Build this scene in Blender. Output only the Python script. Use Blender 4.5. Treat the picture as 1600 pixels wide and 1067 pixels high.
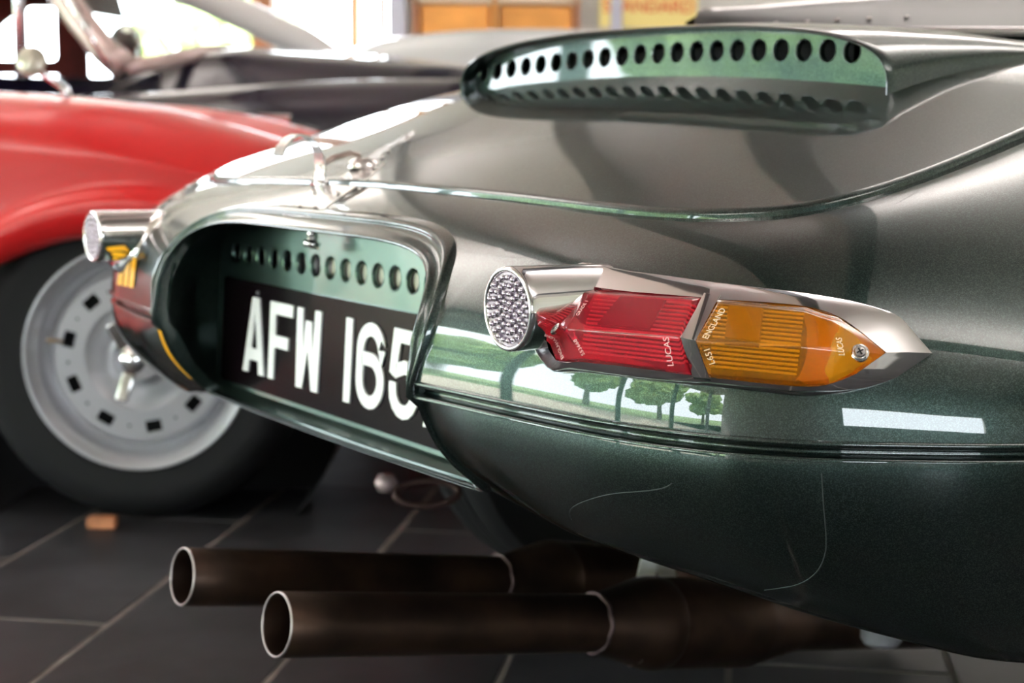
import bpy, bmesh, math, random
import numpy as np
from mathutils import Vector, Matrix, Euler

random.seed(7)
for o in list(bpy.data.objects):
    bpy.data.objects.remove(o, do_unlink=True)
SC = bpy.context.scene
COL = SC.collection
PI = math.pi

# ------------------------------------------------------------------ camera
cam_data = bpy.data.cameras.new('camera')
cam = bpy.data.objects.new('camera', cam_data)
COL.objects.link(cam)
cam_data.sensor_width = 36.0
cam_data.lens = 53.0
cam_data.clip_start = 0.02
cam_data.dof.use_dof = True
cam_data.dof.focus_distance = 1.10
cam_data.dof.aperture_fstop = 7.1
cam.matrix_world = (Matrix.Translation((0, 0, 0.7583)) @ Matrix.Rotation(math.radians(90 - 7.749), 4, 'X')
                    @ Matrix.Rotation(math.radians(0.5345), 4, 'Z'))
SC.camera = cam

# ------------------------------------------------------------------ world, sun, exposure
SC.view_settings.view_transform = 'Standard'
SC.view_settings.look = 'None'
SC.view_settings.gamma = 1.0
SC.view_settings.use_curve_mapping = False
SC.view_settings.exposure = 0.0
w = bpy.data.worlds.new('sky')
SC.world = w
w.use_nodes = True
wn = w.node_tree
wn.nodes['Background'].inputs[0].default_value = (0.86, 0.94, 1.0, 1)
wn.nodes['Background'].inputs[1].default_value = 16.0
sun = bpy.data.lights.new('sun', 'SUN')
sun.energy = 22.0
sun.color = (1.0, 0.95, 0.87)
sun.angle = math.radians(3)
suno = bpy.data.objects.new('sun', sun)
COL.objects.link(suno)
suno.rotation_euler = (math.radians(-8), math.radians(-32), 0)

# added fill lamps facing up, unseen, to brighten the ceiling and its reflection
for k_, (x_, y_) in enumerate(((-2.6, -.3), (2.0, -.3), (-2.6, 3.4), (2.0, 3.4), (-2.6, 7.0), (2.0, 7.0))):
    al = bpy.data.lights.new('added_fill_lamp', 'AREA')
    al.shape = 'RECTANGLE'
    al.size, al.size_y = 2.4, .16
    al.energy = 68
    al.color = (1.0, .955, .925)
    ao = bpy.data.objects.new('added_fill_lamp', al)
    COL.objects.link(ao)
    ao.location = (x_, y_, 2.33)
    ao.rotation_euler = (PI, 0, 0)

# ------------------------------------------------------------------ materials
MATS = {}


def sock(n, *names):
    for k in names:
        if k in n.inputs:
            return n.inputs[k]
    return None


def mat(name, col, rough=.5, metal=0.0, coat=0.0, coat_rough=.02, trans=0.0, ior=1.5, emit=0.0, spec=.5,
        noise=None, bump=None, sss=0.0):
    """noise=(scale, amount) varies the colour; bump=(scale, strength) fine relief"""
    if name in MATS:
        return MATS[name]
    m = bpy.data.materials.new(name)
    m.use_nodes = True
    nt = m.node_tree
    b = nt.nodes['Principled BSDF']
    b.inputs['Base Color'].default_value = (*col, 1)
    b.inputs['Roughness'].default_value = rough
    b.inputs['Metallic'].default_value = metal
    b.inputs['IOR'].default_value = ior
    sock(b, 'Coat Weight').default_value = coat
    sock(b, 'Coat Roughness').default_value = coat_rough
    if name == 'green metallic paint':
        sock(b, 'Coat IOR').default_value = 1.62
    sock(b, 'Transmission Weight').default_value = trans
    sock(b, 'Specular IOR Level').default_value = spec
    if sss:
        sock(b, 'Subsurface Weight').default_value = sss
    if emit:
        sock(b, 'Emission Color').default_value = (*col, 1)
        sock(b, 'Emission Strength').default_value = emit
    tc = nt.nodes.new('ShaderNodeTexCoord')
    if noise:
        n = nt.nodes.new('ShaderNodeTexNoise')
        n.inputs['Scale'].default_value = noise[0]
        n.inputs['Detail'].default_value = 5
        nt.links.new(tc.outputs['Object'], n.inputs['Vector'])
        r = nt.nodes.new('ShaderNodeValToRGB')
        a = noise[1]
        r.color_ramp.elements[0].position = .35
        r.color_ramp.elements[1].position = .68
        r.color_ramp.elements[0].color = (*[c * (1 - a) for c in col], 1)
        r.color_ramp.elements[1].color = (*[min(1, c * (1 + a)) for c in col], 1)
        nt.links.new(n.outputs[0], r.inputs[0])
        nt.links.new(r.outputs[0], b.inputs['Base Color'])
    if bump:
        n2 = nt.nodes.new('ShaderNodeTexNoise')
        n2.inputs['Scale'].default_value = bump[0]
        n2.inputs['Detail'].default_value = 3
        nt.links.new(tc.outputs['Object'], n2.inputs['Vector'])
        bp = nt.nodes.new('ShaderNodeBump')
        bp.inputs['Strength'].default_value = bump[1]
        bp.inputs['Distance'].default_value = .002
        nt.links.new(n2.outputs[0], bp.inputs['Height'])
        nt.links.new(bp.outputs[0], b.inputs['Normal'])
    MATS[name] = m
    return m


def metallic_paint(name, col, col2, metal=.75, rough=.36):
    """metallic flake under clear lacquer: flakes tilt the base, the lacquer stays smooth"""
    m = mat(name, col, rough=rough, metal=metal, coat=1.0, coat_rough=.012)
    nt = m.node_tree
    b = nt.nodes['Principled BSDF']
    tc = nt.nodes['Texture Coordinate']
    v = nt.nodes.new('ShaderNodeTexVoronoi')
    v.inputs['Scale'].default_value = 1500
    nt.links.new(tc.outputs['Object'], v.inputs['Vector'])
    mx = nt.nodes.new('ShaderNodeMixRGB')
    mx.inputs[1].default_value = (*col, 1)
    mx.inputs[2].default_value = (*col2, 1)
    sp = nt.nodes.new('ShaderNodeSeparateColor')
    nt.links.new(v.outputs['Color'], sp.inputs[0])
    pw = nt.nodes.new('ShaderNodeMath')
    pw.operation = 'POWER'
    pw.inputs[1].default_value = 2.2
    nt.links.new(sp.outputs[0], pw.inputs[0])
    nt.links.new(pw.outputs[0], mx.inputs[0])
    nt.links.new(mx.outputs[0], b.inputs['Base Color'])
    bp = nt.nodes.new('ShaderNodeBump')
    bp.inputs['Strength'].default_value = .05
    bp.inputs['Distance'].default_value = .0006
    nt.links.new(sp.outputs[1], bp.inputs['Height'])
    nt.links.new(bp.outputs[0], b.inputs['Normal'])
    return m


def pane_glass(name, tint=(1, 1, 1), gloss=.12):
    if name in MATS:
        return MATS[name]
    m = bpy.data.materials.new(name)
    m.use_nodes = True
    nt = m.node_tree
    nt.nodes.clear()
    out = nt.nodes.new('ShaderNodeOutputMaterial')
    t = nt.nodes.new('ShaderNodeBsdfTransparent')
    t.inputs[0].default_value = (*tint, 1)
    g = nt.nodes.new('ShaderNodeBsdfGlossy')
    g.inputs['Roughness'].default_value = .02
    mx = nt.nodes.new('ShaderNodeMixShader')
    fr = nt.nodes.new('ShaderNodeFresnel')
    fr.inputs[0].default_value = 1.45
    nt.links.new(fr.outputs[0], mx.inputs[0])
    nt.links.new(t.outputs[0], mx.inputs[1])
    nt.links.new(g.outputs[0], mx.inputs[2])
    nt.links.new(mx.outputs[0], out.inputs[0])
    MATS[name] = m
    return m


def lens_mat(name, col, deep):
    """moulded coloured plastic: part clear, part scattering, moulded flutes as fine relief"""
    m = bpy.data.materials.new(name)
    m.use_nodes = True
    nt = m.node_tree
    b = nt.nodes['Principled BSDF']
    b.inputs['Base Color'].default_value = (*col, 1)
    b.inputs['Roughness'].default_value = .12
    sock(b, 'Transmission Weight').default_value = .8
    b.inputs['IOR'].default_value = 1.35
    sock(b, 'Coat Weight').default_value = 1
    sock(b, 'Coat Roughness').default_value = .02
    MATS[name] = m
    return m


GREEN = metallic_paint('green metallic paint', (0.013, 0.025, 0.022), (0.050, 0.084, 0.076), metal=.92, rough=.38)
GREEN_LIT = mat('green paint lit', (0.11, 0.175, 0.15), rough=.30, metal=.92, coat=1, coat_rough=.05)  # body green made lighter: brightness of the lit recess faces in the colour
DARKIN = mat('dark inner metal', (0.012, 0.016, 0.015), rough=.6)
BLACK = mat('matt black', (0.006, 0.006, 0.007), rough=.8)
CHROME = mat('chrome', (0.86, 0.84, 0.85), rough=.06, metal=1.0)
CHROME_WORN = mat('worn chrome', (0.80, 0.77, 0.76), rough=.22, metal=1.0, noise=(60, .18), bump=(150, .3))
CREAM = mat('cream painted metal', (0.82, 0.79, 0.68), rough=.4)
GREY_IN = mat('grey inner metal', (0.30, 0.27, 0.28), rough=.5)
PLATE = mat('number plate black', (0.005, 0.003, 0.004), rough=.2, spec=.1)
WHITE = mat('white digits', (0.90, 0.91, 0.92), rough=.35)
RUBBER = mat('tyre rubber', (0.008, 0.008, 0.009), rough=.7, spec=.3, bump=(60, .15))
SILVER = mat('silver wheel paint', (0.46, 0.46, 0.49), rough=.34, metal=.45, coat=.3)
RED = mat('red car paint', (0.66, 0.010, 0.012), rough=.35, coat=.6, coat_rough=.05)
NAVY = mat('dark navy paint', (0.010, 0.008, 0.020), rough=.25, coat=1.0, coat_rough=.02)
PINKPALE = mat('pale windscreen frame', (0.62, 0.47, 0.45), rough=.25, metal=.3, coat=.5)
MAROON = mat('maroon trim', (0.20, 0.018, 0.014), rough=.7, noise=(9, .3))
AMBER_YELLOW = mat('amber yellow', (0.95, 0.45, 0.01), rough=.4)  # flat amber yellow for the painted reflection and the stripe on the far quarter
RED_LENS = lens_mat('red lens plastic', (1.0, 0.045, 0.09), (.3, 0, 0))
AMBER_LENS = lens_mat('amber lens plastic', (1.0, 0.40, 0.012), (.4, .1, 0))


def exhaust_mat():
    m = mat('burnt exhaust steel', (0.035, 0.022, 0.016), rough=.42, metal=.85)
    nt = m.node_tree
    b = nt.nodes['Principled BSDF']
    tc = nt.nodes['Texture Coordinate']
    n = nt.nodes.new('ShaderNodeTexNoise')
    n.inputs['Scale'].default_value = 9
    n.inputs['Detail'].default_value = 7
    nt.links.new(tc.outputs['Object'], n.inputs['Vector'])
    r = nt.nodes.new('ShaderNodeValToRGB')
    e = r.color_ramp.elements
    e[0].position = .3
    e[0].color = (0.030, 0.022, 0.020, 1)
    e[1].position = .72
    e[1].color = (0.14, 0.08, 0.052, 1)
    nt.links.new(n.outputs[0], r.inputs[0])
    nt.links.new(r.outputs[0], b.inputs['Base Color'])
    return m


EXH = exhaust_mat()
EXH_RIM = mat('bare steel edge', (0.36, 0.31, 0.31), rough=.4, metal=1)


# ------------------------------------------------------------------ object helpers
def link(name, me, m, parent=None, smooth=True):
    o = bpy.data.objects.new(name, me)
    COL.objects.link(o)
    if m is not None and len(me.materials) == 0:
        for k in (m if isinstance(m, (list, tuple)) else [m]):
            me.materials.append(k)
    if smooth:
        me.polygons.foreach_set('use_smooth', [True] * len(me.polygons))
    if parent is not None:
        o.parent = parent
    return o


def tag(o, label=None, cat=None, group=None, kind=None):
    if label:
        o['label'] = label
    if cat:
        o['category'] = cat
    if group:
        o['group'] = group
    if kind:
        o['kind'] = kind
    return o


def empty(name, loc=(0, 0, 0), rz=0):
    o = bpy.data.objects.new(name, None)
    COL.objects.link(o)
    o.location = loc
    o.rotation_euler = (0, 0, rz)
    o.empty_display_size = .1
    return o


def pyd(name, V, Fc, m, parent=None, smooth=True):
    me = bpy.data.meshes.new(name)
    me.from_pydata([tuple(map(float, v)) for v in V], [], [tuple(f) for f in Fc])
    me.validate()
    me.update()
    return link(name, me, m, parent, smooth)


def grid_faces(nu, nv, wrapu=False, wrapv=False, flip=False, base=0):
    Fc = []
    for i in range(nu if wrapu else nu - 1):
        for j in range(nv if wrapv else nv - 1):
            a = i * nv + j
            b = ((i + 1) % nu) * nv + j
            c = ((i + 1) % nu) * nv + (j + 1) % nv
            d = i * nv + (j + 1) % nv
            Fc.append((base + a, base + b, base + c, base + d) if not flip else (base + a, base + d, base + c, base + b))
    return Fc


def grid(name, G, m, parent=None, wrapu=False, wrapv=False, flip=False, smooth=True):
    G = np.asarray(G, float)
    nu, nv = G.shape[:2]
    return pyd(name, G.reshape(-1, 3), grid_faces(nu, nv, wrapu, wrapv, flip), m, parent, smooth)


class MB:
    """collects boxes, tubes and grids into one mesh"""

    def __init__(self):
        self.V = []
        self.F = []

    def add(self, V, Fc):
        b = len(self.V)
        self.V += [tuple(map(float, v)) for v in V]
        self.F += [tuple(i + b for i in f) for f in Fc]
        return self

    def box(self, c, s, R=None):
        V = []
        for x in (-.5, .5):
            for y in (-.5, .5):
                for z in (-.5, .5):
                    p = Vector((x * s[0], y * s[1], z * s[2]))
                    if R is not None:
                        p = R @ p
                    V.append((c[0] + p.x, c[1] + p.y, c[2] + p.z))
        return self.add(V, [(0, 1, 3, 2), (4, 6, 7, 5), (0, 4, 5, 1), (2, 3, 7, 6), (0, 2, 6, 4), (1, 5, 7, 3)])

    def tube(self, P, r, n=12, caps=True, closed=False):
        P = [Vector(p) for p in P]
        N = len(P)
        rs = r if isinstance(r, (list, tuple)) else [r] * N
        V = []
        t0 = (P[1] - P[0]).normalized()
        a = t0.orthogonal().normalized()
        for i in range(N):
            if closed:
                t = (P[(i + 1) % N] - P[i - 1]).normalized()
            else:
                t = (P[min(i + 1, N - 1)] - P[max(i - 1, 0)]).normalized()
            a = (a - t * a.dot(t)).normalized()
            b = t.cross(a)
            for k in range(n):
                q = 2 * PI * k / n
                V.append(P[i] + (a * math.cos(q) + b * math.sin(q)) * rs[i])
        Fc = grid_faces(N, n, closed, True)
        if caps and not closed:
            Fc.append(tuple(range(n)))
            Fc.append(tuple(range((N - 1) * n, N * n))[::-1])
        return self.add(V, Fc)

    def lathe(self, prof, n=32, M=None):
        """prof (radius, height) about local z"""
        V = []
        for r, h in prof:
            for k in range(n):
                q = 2 * PI * k / n
                p = Vector((r * math.cos(q), r * math.sin(q), h))
                V.append(M @ p if M is not None else p)
        return self.add(V, grid_faces(len(prof), n, False, True, True))

    def build(self, name, m, parent=None, smooth=False, bevel=0, seg=2, auto=None):
        o = pyd(name, self.V, self.F, m, parent, smooth)
        if bevel:
            b = o.modifiers.new('bevel', 'BEVEL')
            b.width = bevel
            b.segments = seg
            b.limit_method = 'ANGLE'
        if auto is not None:
            o.data.polygons.foreach_set('use_smooth', [True] * len(o.data.polygons))
            o.data.set_sharp_from_angle(angle=math.radians(auto))
        return o


def sharp(o, deg=35):
    o.data.polygons.foreach_set('use_smooth', [True] * len(o.data.polygons))
    o.data.set_sharp_from_angle(angle=math.radians(deg))
    return o


def curve_shape(name, loops, thick, m, parent=None, bevel=0.0, M=None):
    """flat shape from closed 2D outlines (inner outlines cut holes), given thickness; returned as a mesh"""
    cu = bpy.data.curves.new(name, 'CURVE')
    cu.dimensions = '2D'
    cu.fill_mode = 'BOTH'
    cu.extrude = thick / 2
    cu.bevel_depth = bevel
    for lp in loops:
        sp = cu.splines.new('POLY')
        sp.points.add(len(lp) - 1)
        for i, p in enumerate(lp):
            sp.points[i].co = (p[0], p[1], 0, 1)
        sp.use_cyclic_u = True
    o = bpy.data.objects.new(name, cu)
    COL.objects.link(o)
    me = bpy.data.meshes.new_from_object(o.evaluated_get(bpy.context.evaluated_depsgraph_get()))
    bpy.data.objects.remove(o)
    if M is not None:
        me.transform(M)
    me.name = name
    return link(name, me, m, parent, smooth=False)


def text_shape(name, s, size, thick, m, parent, M, space=1.0, xs=1.0):
    cu = bpy.data.curves.new(name, 'FONT')
    cu.body = s
    cu.size = size
    cu.extrude = thick
    cu.align_x = 'CENTER'
    cu.align_y = 'CENTER'
    cu.space_character = space
    o = bpy.data.objects.new(name, cu)
    COL.objects.link(o)
    me = bpy.data.meshes.new_from_object(o.evaluated_get(bpy.context.evaluated_depsgraph_get()))
    bpy.data.objects.remove(o)
    me.transform(M @ Matrix.Diagonal((xs, 1, 1, 1)))
    me.name = name
    return link(name, me, m, parent, smooth=False)


def frame_matrix(origin, xdir, ydir):
    x = Vector(xdir).normalized()
    z = x.cross(Vector(ydir)).normalized()
    y = z.cross(x)
    M = Matrix((x, y, z)).transposed().to_4x4()
    return Matrix.Translation(Vector(origin)) @ M


def superell(rx, ry, n, k):
    """k points of a superellipse outline"""
    out = []
    for i in range(k):
        q = 2 * PI * i / k
        c, s = math.cos(q), math.sin(q)
        out.append((rx * math.copysign(abs(c) ** (2 / n), c), ry * math.copysign(abs(s) ** (2 / n), s)))
    return out


def rrect(x0, y0, x1, y1, r, k=5):
    out = []
    for cx, cy, a in ((x1 - r, y1 - r, 0), (x0 + r, y1 - r, 90), (x0 + r, y0 + r, 180), (x1 - r, y0 + r, 270)):
        for i in range(k + 1):
            q = math.radians(a + 90 * i / k)
            out.append((cx + r * math.cos(q), cy + r * math.sin(q)))
    return out


def holed_strip(n, cw, ch, r, depth, seg=4):
    """n cells in a row along x (cell cw by ch), each with a round hole and a short rolled inner wall.
    returns V (x, y, z) and faces; z is depth going in"""
    V = []
    Fc = []
    K = seg * 4
    for c in range(n):
        cx = (c + .5) * cw
        base = len(V)
        sq = []
        for i in range(seg):
            sq.append((-.5 + i / seg, -.5))
        for i in range(seg):
            sq.append((.5, -.5 + i / seg))
        for i in range(seg):
            sq.append((.5 - i / seg, .5))
        for i in range(seg):
            sq.append((-.5, .5 - i / seg))
        rings = [[(cx + x * cw, y * ch, 0) for x, y in sq]]
        ang = [math.atan2(y * ch, x * cw) for x, y in sq]
        for rr, z in ((r * 1.28, 0), (r * 1.2, -.0006), (r * 1.08, .0002), (r, .0022), (r, depth)):
            rings.append([(cx + rr * math.cos(a), rr * math.sin(a), z) for a in ang])
        for R in rings:
            V += R
        for a in range(len(rings) - 1):
            for k in range(K):
                k2 = (k + 1) % K
                Fc.append((base + a * K + k, base + a * K + k2, base + (a + 1) * K + k2, base + (a + 1) * K + k))
    return V, Fc

# ================================================================== THE SETTING
TH = 0.1488          # the floor tiles run at this angle to the view
TCOS, TSIN = math.cos(TH), math.sin(TH)


def tile_xy(a, b):
    return (a * TCOS + b * TSIN, -a * TSIN + b * TCOS)


X0, X1, Y0, Y1, ZC = -5.6, 4.6, -4.5, 9.2, 2.9
GROUT = mat('grout', (0.22, 0.19, 0.175), rough=.9, noise=(14, .3))
SLATE = mat('slate tile', (0.020, 0.020, 0.024), rough=.55, noise=(7, .45), bump=(22, .35))
SLATE2 = mat('slate tile lighter', (0.027, 0.026, 0.030), rough=.5, noise=(5, .5), bump=(18, .4))
PLASTER = mat('ceiling plaster', (0.82, 0.785, 0.765), rough=.8)
WALLM = mat('pale wall plaster', (0.74, 0.71, 0.68), rough=.8, noise=(3, .04))
WOODR = mat('reddish timber', (0.42, 0.16, 0.07), rough=.55, noise=(12, .25))
ORANGE = mat('orange timber panel', (0.86, 0.36, 0.08), rough=.5, noise=(5, .12))
STEEL = mat('painted steel beam', (0.10, 0.10, 0.11), rough=.45)
LAVENDER = mat('lavender grey post', (0.52, 0.50, 0.60), rough=.5)
PANE = pane_glass('window pane glass')

fl = MB().box(((X0 + X1) / 2, (Y0 + Y1) / 2, -.05), (X1 - X0 + .4, Y1 - Y0 + .4, .0925)).build('floor', GROUT)
tag(fl, 'dark slate tiled showroom floor', None, None, 'structure')
# tiles: rows .32 wide along the view, .64 long, every other row shifted by half a length
TW, TL, GAP = .32, .64, .008
tile_me = []
for k in range(4):
    bm = bmesh.new()
    r_ = random.Random(k)
    x_, y_ = TW / 2 - GAP / 2, TL / 2 - GAP / 2
    top = .004
    V = [bm.verts.new(p) for p in ((-x_, -y_, -.01), (x_, -y_, -.01), (x_, y_, -.01), (-x_, y_, -.01),
                                   (-x_ + .0015, -y_ + .0015, top), (x_ - .0015, -y_ + .0015, top), (x_ - .0015, y_ - .0015, top), (-x_ + .0015, y_ - .0015, top))]
    for f in ((4, 5, 6, 7), (0, 1, 5, 4), (1, 2, 6, 5), (2, 3, 7, 6), (3, 0, 4, 7)):
        bm.faces.new([V[i] for i in f])
    me = bpy.data.meshes.new('tile')
    bm.to_mesh(me)
    bm.free()
    me.materials.append(SLATE if k % 2 else SLATE2)
    tile_me.append(me)
rest = MB()
for i in range(-26, 22):
    for j in range(-12, 20):
        a = .003 + (i + .5) * TW
        b = 2.153 + (j + (.5 if i % 2 == 0 else 0)) * TL
        x, y = tile_xy(a, b)
        if not (X0 + .2 < x < X1 - .2 and Y0 + .2 < y < Y1 - .2):
            continue
        near = (1.3 < b < 5.4) and (-2.9 < a < 1.7)
        if near:
            o = bpy.data.objects.new('tile', tile_me[random.randrange(4)])
            COL.objects.link(o)
            o.parent = fl
            o.location = (x, y, -.006 + random.uniform(-.0006, .0006))
            o.rotation_euler = (0, 0, -TH)
        else:
            rest.box((x, y, -.006), (TW - GAP, TL - GAP, .008), Matrix.Rotation(-TH, 3, 'Z'))
o = rest.build('far_tiles', SLATE, fl)
tag(o, kind='stuff')

cl = MB().box(((X0 + X1) / 2, (Y0 + Y1) / 2, ZC + .06), (X1 - X0 + .4, Y1 - Y0 + .4, .12)).build('ceiling', PLASTER)
tag(cl, 'pale plastered showroom ceiling', kind='structure')
for x, wd in ((-4.3, .16), (-1.3, .10), (-.20, .16), (.62, .20), (3.4, .16)):
    b = MB().box((x, (Y0 + Y1) / 2, ZC - .07), (wd, Y1 - Y0, .14)).build('beam', STEEL, cl)
for k, (x, y) in enumerate(((-2.6, -.3), (2.0, -.3), (-2.6, 3.4), (2.0, 3.4), (-2.6, 7.0), (2.0, 7.0))):
    up = empty('added_fill_light', (x, y, 2.3))  # trough made up to carry each added fill lamp
    tag(up, 'added white trough of an unseen fill light under the showroom ceiling', 'light', 'added fill lights under the ceiling')
    tb = MB()
    tb.box((0, 0, .0), (2.5, .22, .015))
    tb.box((0, .105, .03), (2.5, .01, .06))
    tb.box((0, -.105, .03), (2.5, .01, .06))
    tb.build('added_trough', PLASTER, up)
    for xx in (-1.1, 1.1):
        MB().tube([(xx, 0, 0), (xx, 0, .59)], .006, 6).build('added_hanging_rod', STEEL, up)


def wall_piece(mb, x0, x1, y0, y1, z0, z1):
    mb.box(((x0 + x1) / 2, (y0 + y1) / 2, (z0 + z1) / 2), (x1 - x0, y1 - y0, z1 - z0))


# far wall (y = Y1): glazing on the left, timber panels and a sign in the middle, plain to the right
wf = MB()
wall_piece(wf, X0, X1, Y1, Y1 + .2, 2.3, ZC)
wall_piece(wf, -.66, -.60, Y1 - .02, Y1 + .2, 0, 2.3)
wall_piece(wf, .38, X1, Y1, Y1 + .2, 0, 2.3)
wall_piece(wf, -.6, .38, Y1, Y1 + .2, 0, 2.3)
wf = wf.build('wall_far', WALLM)
tag(wf, 'pale far wall of the showroom', kind='structure')
# orange timber panels with lighter frame
tp = empty('timber_panelling', (-.12, Y1 - .05, 0))
tag(tp, 'orange timber panelling on the far wall above the silver car roof', 'panelling')
for (x0, x1) in ((-.46, -.015), (.015, .475)):
    MB().box(((x0 + x1) / 2, .0, .95), (x1 - x0 - .03, .05, 1.16)).build('panel', ORANGE, tp, bevel=.01)
for x in (-.47, 0.0, .485):
    MB().box((x, -.02, .95), (.03, .07, 1.26)).build('stile', WOODR if x else ORANGE, tp)
for z in (.34, 1.57):
    MB().box((0.007, -.02, z), (1.0, .07, .05)).build('rail', mat('pale timber rail', (.86, .66, .5), rough=.5), tp)
# posts and windows to the left
for k, (x, wd, m) in enumerate(((-1.50, .12, WOODR), (-.955, .05, mat('orange post', (.8, .42, .18))), (-.79, .035, WOODR), (-.70, .10, LAVENDER),
                                (-3.2, .12, WOODR), (-4.6, .12, WOODR))):
    o = MB().box((x, Y1 - .02, 1.15), (wd, .16, 2.3)).build('trim_%d' % (k + 1), m)
    tag(o, kind='structure')
o = MB().box((.60, Y1 - .05, 1.15), (.07, .1, 2.3)).build('trim_7', LAVENDER)
tag(o, kind='structure')
for k, (x0, x1) in enumerate(((X0, -4.66), (-4.54, -3.26), (-3.14, -1.56), (-1.44, -.98), (-.93, -.81))):
    o = MB().box(((x0 + x1) / 2, Y1 + .08, 1.2), (x1 - x0, .012, 2.2)).build('window_%d' % (k + 1), PANE)
    tag(o, kind='structure')
    f = MB()
    for z in (.05, 2.28):
        f.box(((x0 + x1) / 2, Y1 + .08, z), (x1 - x0, .07, .06))
    f.build('window_frame', WOODR, o)

# left wall: floor to ceiling glazing between slim dark posts
wl = MB()
wall_piece(wl, X0 - .15, X0, Y0, Y1, 2.55, ZC)
wl = wl.build('wall_left', WALLM)
tag(wl, 'strip of pale wall above the left glazing', kind='structure')
n = 6
ys = [-2.4, -.4, 1.9, 3.9, 6.2, Y1]
for k, y in enumerate([-4.4] + ys[:-1]):
    o = MB().box((X0 + .02, y, 1.27), (.12, .14, 2.55)).build('trim_%d' % (k + 8), STEEL)
    tag(o, kind='structure')
for k in range(1, len(ys)):
    y0, y1 = ys[k - 1] + .07, ys[k] - .07
    o = MB().box((X0 - .06, (y0 + y1) / 2, 1.27), (.012, y1 - y0, 2.5)).build('window_%d' % (k + 6), PANE)
    tag(o, kind='structure')
# wall behind the camera: a wide open doorway on the left, a window on the right
wb = MB()
wall_piece(wb, X0, X1, Y0 - .2, Y0, 2.5, ZC)
wall_piece(wb, -4.7, .55, Y0 - .2, Y0, 0, 2.5)
wall_piece(wb, .55, 2.7, Y0 - .2, Y0, 0, .75)
wall_piece(wb, .55, 2.7, Y0 - .2, Y0, 1.75, 2.5)
wall_piece(wb, 2.7, X1, Y0 - .2, Y0, 0, 2.5)
wb = wb.build('wall_back', WALLM)
tag(wb, kind='structure')
o = MB().box((1.625, Y0 - .1, 1.25), (2.15, .012, 1.0)).build('window_12', PANE)
tag(o, kind='structure')
wr = MB()
wall_piece(wr, X1, X1 + .2, Y0, Y1, 0, ZC)
wr = wr.build('wall_right', WALLM)
tag(wr, kind='structure')

# outside: pale forecourt, lawn, trees
gr = MB().box((0, 0, -.14), (90, 90, .1)).build('lawn', mat('lawn grass', (0.20, 0.30, 0.11), rough=.9, noise=(3, .4)))
tag(gr, kind='structure')
fc = MB().box((-7.2, 0, -.1), (6.0, 24, .06))
fc.box((0, 12.5, -.1), (30, 6.4, .06))
fc.box((0, -7.2, -.1), (20, 5.0, .06))
fc = fc.build('forecourt', mat('pale gravel', (0.52, 0.45, 0.36), rough=.9, noise=(6, .15)))
tag(fc, kind='structure')
LEAF = mat('tree foliage', (0.27, 0.38, 0.13), rough=.7, noise=(2.5, .5))
BARK = mat('tree bark', (0.10, 0.07, 0.05), rough=.9)


def crown_mesh(seed):
    rr = random.Random(seed)
    bm = bmesh.new()
    for k in range(9):
        c = Vector((rr.uniform(-1.3, 1.3), rr.uniform(-1.3, 1.3), rr.uniform(2.0, 4.6)))
        r = rr.uniform(.8, 1.35)
        ret = bmesh.ops.create_icosphere(bm, subdivisions=3, radius=r, matrix=Matrix.Translation(c))
        for v in ret['verts']:
            d = (v.co - c)
            v.co = c + d * (1 + rr.uniform(-.22, .22))
    me = bpy.data.meshes.new('crown')
    bm.to_mesh(me)
    bm.free()
    me.materials.append(LEAF)
    return me


crowns = [crown_mesh(s) for s in (1, 2, 3)]
trunk_me = None
tree_pts = [(-11, -9), (-10.8, -4.6), (-13, -.3), (-15.5, 4.6), (-19.5, 10.5), (-8, -15), (-2.9, 15.2)]
for k, (x, y) in enumerate(tree_pts):
    t = empty('tree', (x, y, -.1), k * 1.3)
    tag(t, 'leafy green tree outside beyond the showroom glazing', 'tree', 'trees around the forecourt')
    s = .42 if y > 15 else .95 if 3 < y < 5 else .5 if y > 9 else 1.25 if x == -15.2 else .85 + .25 * ((k * 7) % 5) / 4
    t.scale = (s, s, s)
    o = bpy.data.objects.new('crown', crowns[k % 3])
    COL.objects.link(o)
    o.parent = t
    if trunk_me is None:
        tr = MB().tube([(0, 0, 0), (.05, .03, 1.2), (0, 0, 2.6)], [.2, .15, .1], 10).build('trunk', BARK, t)
        trunk_me = tr.data
    else:
        o = bpy.data.objects.new('trunk', trunk_me)
        COL.objects.link(o)
        o.parent = t

# yellow sign with red lettering on the far wall
sg = curve_shape('wall_sign', [rrect(-.29, -.12, .29, .12, .01)], .02, mat('yellow sign board', (0.93, 0.74, 0.28), rough=.5))
sg.matrix_world = Matrix.Translation((.79, Y1 - .08, 1.525)) @ Matrix.Rotation(PI / 2, 4, 'X')
tag(sg, 'yellow sign with red capital letters at the top of the far wall', 'sign')
text_shape('lettering', 'STANDARD', .105, .004, mat('red lettering', (0.80, 0.10, 0.05), rough=.5), sg, Matrix.Translation((0, .0, .013)), 1.0, .98)

# ================================================================== GREEN RACING CAR
# local frame: x forward (u), y to the car's left (v), z up; origin on the floor under the number plate
YAW = math.radians(34.574)
car = empty('racing_car', (-.17452, 1.57305, 0), YAW)
tag(car, 'dark green metallic racing car tail with perforated spoiler scoop and two long exhaust pipes', 'car')


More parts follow.
